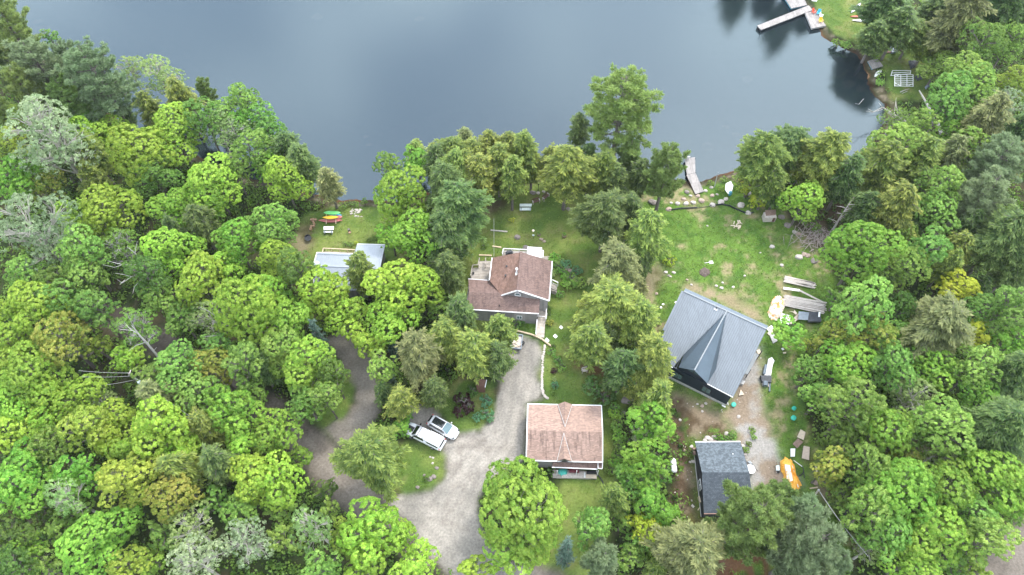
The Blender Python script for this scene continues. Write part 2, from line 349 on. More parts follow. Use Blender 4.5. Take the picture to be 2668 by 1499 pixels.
bp = N.new('ShaderNodeBump'); bp.inputs['Strength'].default_value = .6; bp.inputs['Distance'].default_value = .12
L2(na.outputs['Fac'], bp.inputs['Height']); L2(bp.outputs[0], b.inputs['Normal'])
pts = np.stack([X, Y, Z], 1)
def submesh(name, sel):
    q = quads[sel]; u, inv = np.unique(q, return_inverse=True); inv = inv.reshape(-1, 4)
    me = bpy.data.meshes.new(name); me.vertices.add(len(u)); me.vertices.foreach_set('co', pts[u].ravel().astype('f'))
    me.loops.add(inv.size); me.loops.foreach_set('vertex_index', inv.ravel().astype('i'))
    me.polygons.add(len(inv)); me.polygons.foreach_set('loop_start', (np.arange(len(inv)) * 4).astype('i'))
    me.polygons.foreach_set('use_smooth', np.ones(len(inv), bool)); me.update(calc_edges=True)
    a = me.attributes.new('gc', 'FLOAT_COLOR', 'POINT'); rgba = np.concatenate([c[u], np.ones((len(u), 1))], 1)
    a.data.foreach_set('color', rgba.ravel().astype('f')); me.materials.append(gm)
    o = bpy.data.objects.new(name, me); C.objects.link(o); o['kind'] = 'structure'; return o
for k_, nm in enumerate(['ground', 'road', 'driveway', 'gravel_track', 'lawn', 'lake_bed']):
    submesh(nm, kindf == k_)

# water
wm = bpy.data.materials.new('lake_water'); wm.use_nodes = True; t = wm.node_tree; N = t.nodes; N.clear(); L2 = t.links.new
o_ = N.new('ShaderNodeOutputMaterial'); tb = N.new('ShaderNodeBsdfTransparent'); tb.inputs[0].default_value = (.26, .17, .10, 1)
df = N.new('ShaderNodeBsdfDiffuse'); df.inputs[0].default_value = (.022, .038, .046, 1)
ma = N.new('ShaderNodeMixShader'); ma.inputs[0].default_value = .45; L2(tb.outputs[0], ma.inputs[1]); L2(df.outputs[0], ma.inputs[2])
gl = N.new('ShaderNodeBsdfGlossy'); gl.inputs['Roughness'].default_value = .06; gl.inputs[0].default_value = (.60, .73, .77, 1)
fr = N.new('ShaderNodeFresnel'); fr.inputs[0].default_value = 2.1
nw = N.new('ShaderNodeTexNoise'); nw.inputs['Scale'].default_value = 4.5; nw.inputs['Detail'].default_value = 5
tw = N.new('ShaderNodeTexCoord'); L2(tw.outputs['Object'], nw.inputs[0])
bw = N.new('ShaderNodeBump'); bw.inputs['Strength'].default_value = .14; bw.inputs['Distance'].default_value = .08; L2(nw.outputs['Fac'], bw.inputs['Height'])
L2(bw.outputs[0], gl.inputs['Normal'])
nq = N.new('ShaderNodeTexNoise'); nq.inputs['Scale'].default_value = .035; nq.inputs['Detail'].default_value = 4; nq.inputs['Distortion'].default_value = .6; L2(tw.outputs['Object'], nq.inputs[0])
mq = N.new('ShaderNodeMapRange'); mq.inputs[1].default_value = .4; mq.inputs[2].default_value = .62; mq.inputs[3].default_value = .004; mq.inputs[4].default_value = .02; L2(nq.outputs['Fac'], mq.inputs[0]); L2(mq.outputs[0], gl.inputs['Roughness'])
ms = N.new('ShaderNodeMixShader'); L2(fr.outputs[0], ms.inputs[0]); L2(ma.outputs[0], ms.inputs[1]); L2(gl.outputs[0], ms.inputs[2]); L2(ms.outputs[0], o_.inputs[0])
WZ = -.30
obj('lake_water', MB().add([(-1400, -100, WZ), (1400, -100, WZ), (1400, 1500, WZ), (-1400, 1500, WZ)], [(0, 1, 2, 3)]), wm, kind='structure')

# ------------------------------------------------------------------ trees: prototypes
rng = np.random.RandomState(11); random.seed(5)
def unit(n, r=None):
    v = (r or rng).normal(size=(n, 3)); return v / np.linalg.norm(v, axis=1, keepdims=True)
def cards(pos, nrm, ln, wd, along=None):
    """diamond leaf cards: centre, normal, half length, half width"""
    n = len(pos); a = along if along is not None else unit(n)
    t1 = a - (a * nrm).sum(1, keepdims=True) * nrm; t1 /= np.linalg.norm(t1, axis=1, keepdims=True) + 1e-9
    t2 = np.cross(nrm, t1); ln = np.asarray(ln).reshape(-1, 1); wd = np.asarray(wd).reshape(-1, 1)
    return np.stack([pos - t1 * ln, pos + t2 * wd, pos + t1 * ln, pos - t2 * wd], 1).reshape(-1, 3)
def reff(me, hc, q=97):
    n = len(me.vertices); a = np.empty(n * 3, 'f'); me.vertices.foreach_get('co', a); a = a.reshape(-1, 3)
    return float(np.percentile(np.hypot(a[:, 0], a[:, 1]), q)), float((np.percentile(a[:, 2], 99) + np.percentile(a[:, 2], 3)) / 2)
def leafmesh(name, v, lc):
    """v: n*4 verts, lc: per card (mix, value)"""
    n = len(v) // 4; me = bpy.data.meshes.new(name); me.vertices.add(n * 4); me.vertices.foreach_set('co', v.ravel().astype('f'))
    me.loops.add(n * 4); me.loops.foreach_set('vertex_index', np.arange(n * 4, dtype='i'))
    me.polygons.add(n); me.polygons.foreach_set('loop_start', (np.arange(n) * 4).astype('i')); me.update(calc_edges=True)
    a = me.attributes.new('lc', 'FLOAT_COLOR', 'POINT')
    cc = np.zeros((n, 4, 4)); cc[:, :, 0] = lc[:, 0:1]; cc[:, :, 1] = lc[:, 1:2]; cc[:, :, 3] = 1
    a.data.foreach_set('color', cc.ravel().astype('f')); me.materials.append(None); return me

def decid(seed, R, hc, ch, nl=9, tuft=.40, leaf=.13, dens=1.0, fill=.25, lobeR=.5, flat=.75, lean=None, nleaf=34, twig=False):
    r = np.random.RandomState(seed)
    # lobes: big boughs spread through the crown
    lob = []
    ga = 2.39996
    for i in range(nl):
        f = (i + .5) / nl; zz = 1 - 1.75 * f; rad = math.sqrt(max(0, 1 - zz * zz)) * (.48 + .42 * r.rand()); an = i * ga + r.rand() * 1.3
        lr = lobeR * (.55 + .75 * r.rand())
        lob.append((np.array([math.cos(an) * rad * R * (.9 + .25 * r.rand()), math.sin(an) * rad * R * (.9 + .25 * r.rand()), hc + zz * ch * .62]), lr * R))
    vs = []; lcs = []; tips = []
    for (c0, lr) in lob:
        area = 4 * math.pi * lr * lr * .72; n = int(area / (tuft * tuft * 2.6) * dens)
        d = unit(n, r); d[:, 2] = np.where(d[:, 2] < -.35, -d[:, 2], d[:, 2])
        wob = 1 + .16 * np.sin(d[:, 0] * 5 + seed) * np.cos(d[:, 1] * 6 + d[:, 2] * 4)
        p = c0 + d * np.array([1, 1, flat]) * (lr * wob)[:, None]
        keep = np.ones(n, bool)
        for (c1, l1) in lob:
            if c1 is c0: continue
            q = (p - c1) / np.array([1, 1, flat]); keep &= (np.linalg.norm(q, axis=1) > l1 * .86)
        p = p[keep]; d = d[keep]; m = len(p)
        ts = tuft * r.uniform(.65, 1.35, m); tips.append(p[::9])
        k = nleaf; dd = unit(m * k, r).reshape(m, k, 3); dd = dd + d[:, None, :] * .9 + np.array([0, 0, .35]); dd /= np.linalg.norm(dd, axis=2, keepdims=True)
        pos = p[:, None, :] + dd * (ts[:, None, None]) * r.uniform(.55, 1.0, (m, k, 1)) * np.array([1, 1, .7])
        nr = dd + .55 * unit(m * k, r).reshape(m, k, 3); nr /= np.linalg.norm(nr, axis=2, keepdims=True)
        s = leaf * r.uniform(.7, 1.3, m * k)
        vs.append(cards(pos.reshape(-1, 3), nr.reshape(-1, 3), s, s * .8, unit(m * k, r)))
        lt = r.uniform(-.28, .28); tone = np.clip(r.rand(m) * .8 + .1 + lt, 0, 1); val = r.uniform(.86, 1.12, m) * r.uniform(.90, 1.08)
        lcs.append(np.stack([np.clip(np.repeat(tone, k) + r.normal(0, .16, m * k), 0, 1), np.repeat(val, k) * r.uniform(.86, 1.14, m * k)], 1))
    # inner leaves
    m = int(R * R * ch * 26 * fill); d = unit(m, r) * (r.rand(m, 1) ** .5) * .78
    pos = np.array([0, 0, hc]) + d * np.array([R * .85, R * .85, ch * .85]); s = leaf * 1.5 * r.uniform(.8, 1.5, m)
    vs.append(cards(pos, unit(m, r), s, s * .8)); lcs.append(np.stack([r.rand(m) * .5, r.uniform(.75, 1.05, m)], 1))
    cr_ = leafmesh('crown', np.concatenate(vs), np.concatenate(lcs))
    tb = MB(); tr_ = .035 * R + .09
    top = hc + ch * .45
    lx, ly = lean or (r.uniform(-.3, .3), r.uniform(-.3, .3))
    tb.tube([(-lx, -ly, -.3), (-lx * .7, -ly * .7, hc * .35), (-.1 * lx, 0, hc * .7), (0, 0, top)], [tr_ * 1.25, tr_, tr_ * .75, tr_ * .25], 8)
    for (c0, lr) in lob:
        st = Vector((0, 0, max(hc * .38, c0[2] - lr * 1.6)))
        mid = st.lerp(Vector(c0), .5) + Vector((r.uniform(-.2, .2), r.uniform(-.2, .2), .25))
        tb.tube([st, mid, Vector(c0)], [tr_ * .5, tr_ * .34, tr_ * .16], 5)
        for j in range(5 if not twig else 9):
            dv = unit(1, r)[0]; dv[2] = abs(dv[2]) * .8
            e = Vector(c0) + Vector(dv) * lr * (.8 if not twig else 1.03)
            tb.tube([mid, Vector(c0).lerp(e, .45), e], [tr_ * .2, tr_ * .13, .02], 4)
    R2, h2 = reff(cr_, hc); return cr_, tb.mesh('trunk'), h2, R2

def hemlock(seed, R, h, nb=95, base=.12, spray=.3, droop=.35, power=.8, dens=1.0, top=.98, gap=0.0):
    r = np.random.RandomState(seed); vs = []; lcs = []; tb = MB(); tr_ = .03 * R + .10
    tb.tube([(0, 0, -.3), (0, 0, h * .5), (0, 0, h * .97)], [tr_ * 1.2, tr_ * .75, .03], 7)
    allp, alld, allt = [], [], []
    nb = int(nb * dens)
    for i in range(nb):
        f = (i + .5) / nb; z = h * (base + (top - base) * f); prof = (1 - f ** 3.0) ** power * (.84 + .16 * math.sin(f * 31 + seed)) * (.78 + .22 * min(1, f / .25))
        if f < .12: prof *= .75 + f * 2
        Ln = max(.35, R * prof * r.uniform(.66, 1.05)); an = i * 2.39996 + r.uniform(-.35, .35)
        if r.rand() < gap: continue
        Ln *= 1 + .16 * math.sin(an * 3 + seed); d0 = np.array([math.cos(an), math.sin(an), 0]); side = np.array([-d0[1], d0[0], 0]); rise = r.uniform(.0, .28) + .35 * f
        ns = max(3, int(Ln / .20)); s = (np.arange(ns) + .6) / ns
        cen = np.array([0, 0, z]) + d0 * (s * Ln)[:, None] + np.array([0, 0, 1]) * (rise * s * Ln - droop * Ln * s ** 2.2)[:, None]
        if i % 2 == 0: tb.tube([Vector(cen[0]) * .3 + Vector((0, 0, z)) * .7, Vector(cen[ns // 2]), Vector(cen[-1])], [.06, .04, .015], 4)
        for j in range(ns):
            wdt = Ln * .34 * math.sin(min(1, s[j] * 1.15 + .08) * math.pi * .92) + .1; nt = max(2, int(wdt / .13))
            q = r.uniform(-1, 1, nt * 3); pp = cen[j] + side * (q * wdt)[:, None] + d0 * (r.uniform(-.12, .12, nt * 3) - abs(q) * .1)[:, None]
            pp = pp + np.array([0, 0, 1]) * (-abs(q) * wdt * .38 + r.uniform(-.10, .10, nt * 3))[:, None]
            dr = d0 * .8 + side * (q * 1.0)[:, None] + np.array([0, 0, -.45]) + r.normal(0, .30, (nt * 3, 3))
            allp.append(pp); alld.append(dr); allt.append(np.clip(s[j] ** 2.2 * .75 + abs(q) ** 2 * .3 + r.normal(0, .14, nt * 3), 0, 1))
    p = np.concatenate(allp); d = np.concatenate(alld); tt = np.concatenate(allt); m = len(p)
    d /= np.linalg.norm(d, axis=1, keepdims=True); nr = unit(m, r) * .55 + np.array([0, 0, 1]); nr /= np.linalg.norm(nr, axis=1, keepdims=True)
    ln = spray * r.uniform(.6, 1.25, m)
    v = cards(p, nr, ln, ln * .26, d); lc = np.stack([tt, r.uniform(.8, 1.2, m)], 1)
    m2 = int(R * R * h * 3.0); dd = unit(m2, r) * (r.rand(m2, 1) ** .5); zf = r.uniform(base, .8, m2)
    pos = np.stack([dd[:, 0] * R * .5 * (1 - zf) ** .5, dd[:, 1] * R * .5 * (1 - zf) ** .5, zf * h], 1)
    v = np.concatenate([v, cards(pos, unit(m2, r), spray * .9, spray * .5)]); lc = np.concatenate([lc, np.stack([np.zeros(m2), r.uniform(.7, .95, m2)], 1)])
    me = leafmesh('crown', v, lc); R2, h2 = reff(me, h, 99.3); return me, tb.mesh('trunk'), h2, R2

def pine(seed, R, h, base=.35, nb=42, tufts=11, bend=.18, needle=.30):
    r = np.random.RandomState(seed); tb = MB(); tr_ = .045 * R + .12
    tb.tube([(0, 0, -.3), (.1, 0, h * .4), (-.05, .05, h * .75), (0, 0, h * .98)], [tr_ * 1.25, tr_, tr_ * .55, .04], 8)
    P_, D_, T_ = [], [], []
    for i in range(nb):
        lvl = (i // 5) / (nb // 5); f = lvl + r.uniform(-.02, .02); z = h * (base + (.97 - base) * f)
        prof = math.sin(min(1, max(0, (1 - f))) ** .62 * math.pi * .56); Ln = max(.5, R * prof * r.uniform(.6, 1.15))
        an = (i % 5) * 1.2566 + lvl * 9 + r.uniform(-.35, .35); d0 = Vector((math.cos(an), math.sin(an), 0)); sd_ = Vector((-d0.y, d0.x, 0))
        ups = bend + .35 * f
        pts_ = [Vector((0, 0, z)), Vector((0, 0, z)) + d0 * Ln * .5 + Vector((0, 0, Ln * .05)), Vector((0, 0, z)) + d0 * Ln + Vector((0, 0, Ln * ups))]
        tb.tube(pts_, [tr_ * .28, tr_ * .18, .03], 5)
        nt = max(4, int(tufts * Ln / R * 1.4))
        for j in range(nt):
            s = r.uniform(.22, 1.04) ** .8; q = r.uniform(-1, 1) * (.42 * Ln * (1.12 - s) + .16)
            c_ = Vector((0, 0, z)) + d0 * Ln * s + sd_ * q + Vector((0, 0, Ln * ups * s * s + r.uniform(-.05, .28)))
            if j % 3 == 0: tb.tube([pts_[1].lerp(pts_[2], max(0, s - .6)), c_], [.035, .015], 3)
            k = 46; dv = unit(k, r); dv[:, 2] = dv[:, 2] * .55 + .28; dv += np.array(d0 * .45 + sd_ * .25 * q)
            dv /= np.linalg.norm(dv, axis=1, keepdims=True)
            P_.append(np.array(c_) + dv * r.uniform(.08, .50, (k, 1))); D_.append(dv); T_.append(np.full(k, r.rand()) * .6 + r.rand(k) * .4)
    p = np.concatenate(P_); d = np.concatenate(D_); tt = np.concatenate(T_); m = len(p)
    nr = np.cross(d, unit(m, r)); nr /= np.linalg.norm(nr, axis=1, keepdims=True) + 1e-9; ln = needle * r.uniform(.7, 1.2, m)
    me = leafmesh('crown', cards(p, nr, ln, ln * .2, d), np.stack([tt, r.uniform(.84, 1.16, m)], 1)); R2, h2 = reff(me, h, 99.3); return me, tb.mesh('trunk'), h2, R2

def branches(seed, h, R, n=26, white=False):
    r = np.random.RandomState(seed); tb = MB()
    tb.tube([(0, 0, -.3), (.15, .1, h * .5), (0, 0, h)], [.05 * R + .12, .03 * R + .08, .03], 7)
    for i in range(n):
        z = h * (.25 + .7 * (i + .5) / n); an = i * 2.4 + r.rand(); Ln = R * r.uniform(.5, 1.1) * (1.15 - z / h * .6)
        a = Vector((0, 0, z)); b = a + Vector((math.cos(an) * Ln * .6, math.sin(an) * Ln * .6, Ln * r.uniform(.1, .4))); e = a + Vector((math.cos(an + .3) * Ln, math.sin(an + .3) * Ln, Ln * r.uniform(.1, .7)))
        tb.tube([a, b, e], [.07, .045, .015], 5)
        for j in range(4):
            t0 = a.lerp(b, r.uniform(.4, 1)) if j < 2 else b.lerp(e, r.rand()); dv = Vector(unit(1, r)[0]); dv.z = abs(dv.z) * .6
            tb.tube([t0, t0 + dv * Ln * .22, t0 + dv * Ln * .36 + Vector((0, 0, .1))], [.03, .02, .01], 4)
    return None, tb.mesh('trunk'), h * .6, R

PRO = {}
def reg(k, *a): PRO.setdefault(k, []).extend(a)
# broadleaf in four sizes
for i, (R_, h_, nl_) in enumerate([(1.7, 5.5, 6), (2.7, 11, 8), (3.6, 13.5, 10), (4.9, 16, 13)]):
    ch_ = min(R_ * 1.4, h_ * .42)
    for k in range(2 if i != 2 else 3):
        reg('maple%d' % i, decid(20 + 7 * i + k, R_, h_ - ch_, ch_, nl_ + k, tuft=.36, leaf=.086, nleaf=56, lobeR=.45 + .03 * k, flat=.8))
        reg('soft%d' % i, decid(90 + 7 * i + k, R_, h_ - ch_, ch_, nl_ + 3 + k, tuft=.32, leaf=.080, lobeR=.38, flat=1.0, dens=1.0, nleaf=44, fill=.35))
    reg('thin%d' % i, decid(140 + i, R_, h_ - ch_, ch_, nl_ + 4, tuft=.36, leaf=.095, dens=.62, lobeR=.38, flat=1.0, nleaf=22, fill=.12, twig=True))
for i, (R_, h_, nb_) in enumerate([(1.5, 4.6, 62), (2.6, 9, 100), (3.5, 11, 125), (4.8, 13, 160)]):
    for k in range(2 if i in (0, 3) else 3):
        reg('hem%d' % i, hemlock(300 + 9 * i + k, R_, h_, nb_, spray=.25 + .02 * i, power=(.58, .68, .52)[k], base=(.30, .36, .26)[k], droop=.36))
for i, (R_, h_) in enumerate([(2.4, 14), (4.0, 19), (5.4, 22)]):
    for k in range(2): reg('pine%d' % i, pine(400 + 5 * i + k, R_, h_, nb=(35, 50, 60)[i], tufts=(10, 15, 19)[i]))
reg('spruce', hemlock(500, 1.1, 7, 60, base=.03, spray=.18, droop=.1, power=1.0), hemlock(501, 1.1, 6, 60, base=.03, spray=.18, droop=.1, power=.9))
reg('dead', branches(600, 11, 3.0), branches(601, 9, 2.6, 20))
reg('bush', decid(700, .9, .75, .7, 6, tuft=.24, leaf=.085, lobeR=.5, nleaf=22), decid(701, .9, .7, .65, 5, tuft=.22, leaf=.08, lobeR=.52, nleaf=22))
reg('giant', pine(411, 5.2, 23, base=.36, nb=56, tufts=15))

LM = dict(
 M=leafmat('maple_leaf_bright', (.205, .385, .040), (.420, .585, .085)), N=leafmat('maple_leaf_green', (.150, .345, .040), (.330, .520, .080)),
 G=leafmat('ash_leaf', (.135, .280, .045), (.330, .490, .105)), D=leafmat('dark_leaf', (.090, .175, .032), (.185, .290, .055)),
 L=leafmat('pale_leaf', (.190, .310, .085), (.350, .470, .160)), S=leafmat('silver_leaf', (.200, .290, .140), (.360, .440, .240)),
 B=leafmat('birch_leaf', (.130, .240, .035), (.230, .350, .070)), O=leafmat('hemlock_needle', (.085, .158, .036), (.370, .430, .088)),
 K=leafmat('dark_hemlock_needle', (.055, .118, .036), (.205, .290, .078)), W=leafmat('straw_hemlock_needle', (.125, .170, .062), (.350, .375, .140)),
 P=leafmat('pine_needle', (.130, .220, .060), (.300, .400, .115)), Q=leafmat('blue_pine_needle', (.150, .225, .105), (.300, .380, .190)),
 C=leafmat('spruce_needle', (.050, .105, .070), (.150, .220, .160)), Y=leafmat('yellow_leaf', (.32, .44, .040), (.54, .60, .065)),
 R=leafmat('rusty_leaf', (.200, .310, .045), (.420, .420, .085)), A=leafmat('olive_leaf', (.195, .310, .040), (.370, .460, .075)),
 F=leafmat('blossom', (.160, .260, .060), (.640, .660, .420)), U=leafmat('plum_leaf', (.035, .014, .016), (.085, .035, .038)),
 H=leafmat('hosta_leaf', (.080, .220, .090), (.180, .380, .170)), V=leafmat('lilac', (.08, .20, .04), (.17, .30, .09)), X=leafmat('brown_needle', (.30, .10, .04), (.40, .15, .06)))
BARK = mat('bark_grey', (.15, .13, .115), .9, var=.25, scale=4, bump=.4); BARKW = mat('bark_white', (.37, .355, .33), .8, var=.2, scale=5)
BARKS = mat('bark_pale', (.38, .36, .31), .85, var=.2, scale=5); DEADW = mat('dead_wood', (.42, .38, .35), .9, var=.25, scale=5)
KIND = dict(M=('maple', 'maple', 'bright yellow-green maple', BARK), N=('maple', 'maple', 'fresh green maple', BARK), G=('soft', 'broadleaf_tree', 'mid-green broadleaf tree', BARK),
            D=('soft', 'broadleaf_tree', 'dark green broadleaf tree', BARK), L=('thin', 'broadleaf_tree', 'pale green airy tree', BARKS), S=('thin', 'silver_tree', 'silvery grey-leaved tree with pale twigs', BARKS),
            B=('thin', 'birch_tree', 'feathery white-barked birch', BARKW), O=('hem', 'hemlock_tree', 'olive hemlock with yellow tips', BARK), K=('hem', 'hemlock_tree', 'dark green hemlock', BARK),
            W=('hem', 'hemlock_tree', 'straw-tinted pale hemlock', BARK), P=('pine', 'pine_tree', 'green white-pine tree', BARK), Q=('pine', 'pine_tree', 'blue-grey pine', BARK),
            C=('spruce', 'spruce_tree', 'small blue spruce', BARK), Y=('maple', 'broadleaf_tree', 'yellow-leaved tree', BARK), R=('soft', 'broadleaf_tree', 'rust-tinged budding tree', BARK),
            A=('soft', 'broadleaf_tree', 'yellow-olive broadleaf tree', BARK), F=('soft', 'flowering_tree', 'white-blossomed tree', BARK), T=('dead', 'dead_tree', 'bare grey dead tree', DEADW))
# crown centre in the photo (px, py), crown radius (px)
TREES = """P 20 60 52;K 8 160 42;Q 114 190 78;G 128 95 20;Q 256 205 72;Q 190 180 48;L 415 190 58;L 335 175 42;O 475 262 45;O 395 292 36;P 535 240 24;G 635 255 42;G 688 300 32;S 118 340 92;A 55 300 36;N 230 300 38;M 285 335 55
M 450 335 76;M 360 388 72;L 565 325 52;G 650 385 50;O 240 398 42;O 240 460 40;N 52 455 56;R 125 478 40;G 395 452 60;M 550 472 66;A 25 370 42;P 5 285 32;P 78 250 48;P 180 262 45;G 610 440 42;K 330 300 26;G 590 290 44;L 612 345 48;G 700 345 40;N 690 425 40;K 752 392 38;G 530 300 38;N 640 320 36;G 250 800 44;G 165 775 44;M 230 345 44
L 722 378 34;K 785 425 46;M 740 460 58;W 857 478 34;G 1010 430 38;N 1082 415 42;N 1045 500 64;O 1088 380 20;O 1128 396 24;O 1182 405 46;W 1212 378 34;O 1275 388 40;K 1160 482 60;O 1248 462 52;O 1365 400 44;O 1335 455 40;O 1215 440 36;O 1235 415 46;O 1300 432 48;K 1140 432 40;O 1085 405 30;O 1325 395 38;O 1190 440 44;O 1385 430 34
K 1508 335 30;O 1478 440 56;O 1572 445 48;P 1640 408 34;P 1738 440 52;C 1625 468 14;O 1435 425 36;K 1530 412 34;O 1535 455 38;K 1605 468 36;K 1665 460 34
O 1985 410 64;K 2055 390 60;O 2150 415 60;O 2105 410 40;N 2098 512 50;Y 1968 520 28;Y 1950 492 18;K 2020 512 26;K 2205 462 42;O 2008 470 40
K 2310 25 60;K 2345 65 48;K 2280 95 42;O 2380 88 50;W 2500 42 62;K 2605 25 56;K 2435 25 50;G 2555 112 62;G 2640 100 54;G 2450 172 56;G 2512 185 48;O 2415 120 40;G 2545 228 50;A 2650 212 46;G 2480 252 52;K 2660 40 40
B 2335 305 42;G 2330 378 52;N 2480 350 38;W 2570 310 52;S 2625 262 44;K 2648 345 44;O 2295 435 56;O 2400 415 52;W 2470 412 42;G 2450 482 56;Q 2590 432 72;G 2525 380 36;W 2640 415 34;G 2405 330 34;O 2540 310 34;G 2270 400 30
O 2330 545 56;K 2255 545 40;G 2445 552 50;Q 2555 520 64;N 2252 642 74;G 2425 642 46;G 2345 690 66;G 2358 612 36;O 2490 652 44;K 2612 620 76;K 2645 700 48;K 2300 738 32;Y 2500 742 48;K 2560 742 30;O 2470 690 34;G 2625 800 78;W 2440 850 82;Y 2545 868 38;G 2250 800 62;G 2180 775 30;O 2385 480 40;K 2395 575 34;K 2520 590 40
N 2060 868 44;R 2168 872 36;R 2285 862 46;R 2112 897 20;G 2350 868 40;N 2205 945 66;G 2330 945 62;N 2430 952 58;G 2112 962 42;G 2555 950 62;K 2640 968 56;N 2642 890 48;D 2360 800 38;A 2235 905 32;G 2490 900 34
G 2225 1050 72;G 2140 1032 48;L 2380 1035 62;N 2310 1115 68;G 2465 1105 66;N 2550 1030 58;K 2588 1118 82;K 2652 1050 34;G 2385 1130 46;D 2190 1140 46;R 2168 1205 44;G 2265 1225 62;R 2363 1198 46;L 2465 1165 46;N 2590 1240 78;N 2345 1275 80;N 2465 1262 70;G 2642 1310 48
G 2260 1330 52;N 2432 1390 72;G 2535 1335 60;G 2305 1380 60;G 2570 1405 58;N 2373 1465 66;L 2265 1430 42;A 2540 1478 42;G 2484 1468 38;R 2650 1215 40;K 2570 1180 30;G 2195 1290 34;A 2170 1245 30
P 1960 1348 92;Q 2090 1345 48;Q 2105 1430 84;P 2025 1290 40;Q 2168 1468 46;K 2175 1315 24;K 2205 1382 24
N 1364 1322 108;N 1345 1415 76;N 1692 1090 54;F 1678 1128 34;N 1726 1112 30;N 1682 1203 56;G 1645 1248 46;G 1712 1240 36;N 1706 1310 56;Y 1680 1372 42;N 1744 1345 32;O 1600 1296 40;G 1540 1372 46;C 1473 1438 28;Q 1568 1462 50;G 1645 1448 36;W 1800 1438 88;O 1713 1480 38;G 1622 1358 30;G 1660 1410 34
O 1713 1045 50;K 1580 562 78;O 1680 620 58;K 1665 690 38;W 1608 695 58;O 1593 795 80;O 1662 830 56;O 1541 890 58;K 1622 955 50;O 1700 938 56;K 1640 560 46;K 1575 880 34;W 1665 755 28;O 1545 800 40;K 1590 990 30;O 1655 1000 36
G 710 580 68;M 730 678 64;D 778 700 46;M 688 780 58;N 752 832 60;M 842 752 58;M 905 818 56;O 942 708 42;M 1030 742 72;M 1105 738 48;N 1082 610 62;M 1015 835 62;G 1140 795 30;N 1020 610 36
K 1160 620 56;K 1168 705 48;K 1200 552 70;K 1198 818 48;O 1165 880 56;O 1237 915 56;O 1300 865 46;K 1295 932 42;W 1092 925 58;C 1022 905 18;C 1020 985 14;G 995 952 38;G 753 918 72;N 802 945 60;D 870 972 38;C 833 885 24;K 680 960 38;O 1215 865 34;M 960 890 44
S 80 590 92;M 278 545 66;M 445 540 52;N 535 520 44;K 520 580 44;M 435 650 72;M 520 720 62;M 590 690 44;G 207 655 54;G 215 712 50;B 308 640 52;G 415 775 48;L 548 830 56;M 640 795 76;G 70 718 52;D 150 735 38;M 105 795 70;M 28 810 50;M 28 900 54;R 155 878 66;A 250 905 34;B 348 855 58;M 330 930 42;G 467 957 56;R 560 952 54;M 86 978 76;K 455 600 30;N 610 620 50;D 375 710 44;N 180 560 40;G 470 830 44
M 35 1052 62;M 114 1042 58;M 207 1030 54;L 262 1045 38;M 28 1130 50;M 120 1112 44;A 214 1110 52;G 128 1160 50;M 300 1098 62;M 414 1116 70;M 465 1168 48;M 345 1158 48;M 286 1158 40;W 414 1038 50;O 538 1112 48;K 570 1207 48;O 462 1225 50;N 35 1262 72;N 207 1237 54;A 328 1240 72;R 443 1288 58;L 172 1294 52;N 241 1408 90;D 28 1396 56;D 28 1466 44;A 328 1472 48;L 500 1375 62;S 510 1462 70;S 638 1414 66;G 628 1328 48
M 620 1155 50;M 650 1240 60;M 719 1250 66;G 517 1035 56;N 603 1065 64;N 719 1122 62;N 778 1192 30;D 846 1276 28;M 965 1380 76;M 1040 1398 44;L 815 1370 56;A 900 1398 44;M 1080 1466 58;M 943 1476 48;G 832 1482 46;M 1233 1484 38;M 1292 1478 22;O 970 1190 88;N 1045 1118 34;O 1045 1042 42;K 1132 1018 38;G 798 1045 50;G 842 1032 38;G 740 1400 40;D 110 1320 34;G 420 1390 40;K 1000 1020 34;G 730 1320 36;G 560 1300 36;N 80 1190 44;G 390 980 36;D 395 330 24;G 655 1020 40;K 150 420 30;N 60 1432 46;G 112 1478 42;G 150 1385 38;M 700 955 36;G 628 945 46;N 668 1010 36;G 560 900 36;M 790 1005 34;G 190 1330 40;N 395 1462 40;G 855 1330 30;N 500 1180 36"""
LAND = [("the top left corner", 0, 0), ("the upper left silvery tree", 118, 340), ("the left edge silvery tree", 80, 590), ("the birch over the lane", 350, 870), ("the transformer pole", 352, 1000),
        ("the bottom left corner", 0, 1499), ("the bottom left silvery trees", 575, 1440), ("the rack of kayaks", 862, 568), ("the grey metal-roofed cottage", 905, 670), ("the brown-roofed house", 1330, 720),
        ("the white pickup truck", 1110, 1140), ("the pink-roofed garage", 1470, 1130), ("the tall lakeside pine", 1605, 300), ("the bending dock", 1800, 450), ("the metal-roofed house", 1850, 900),
        ("the dark shingled shed", 1885, 1240), ("the orange tarp", 2060, 1240), ("the lumber piles", 2090, 770), ("the bare snag", 2190, 560), ("the white lattice frames", 2355, 205),
        ("the upper right silver tree", 2625, 262), ("the top right corner", 2668, 0), ("the white propane tank", 1755, 1195), ("the bottom right corner", 2668, 1499), ("the large straw hemlock", 2440, 850), ("the white picnic table", 1370, 538), ("the right edge's middle", 2668, 750),
        ("the plum bush", 1210, 1052), ("the watermark's place at bottom centre", 1400, 1495)]
LAND.pop()
OCT = ["right of", "above right of", "above", "above left of", "left of", "below left of", "below", "below right of"]
ORD = ["nearest", "second nearest", "third nearest", "fourth nearest", "fifth nearest", "sixth nearest", "seventh nearest"]
rows = []
for ln in TREES.split('\n'):
    for e in ln.split(';'):
        k, a, b_, r_ = e.split(); rows.append([k, float(a), float(b_), float(r_)])
lab = {}
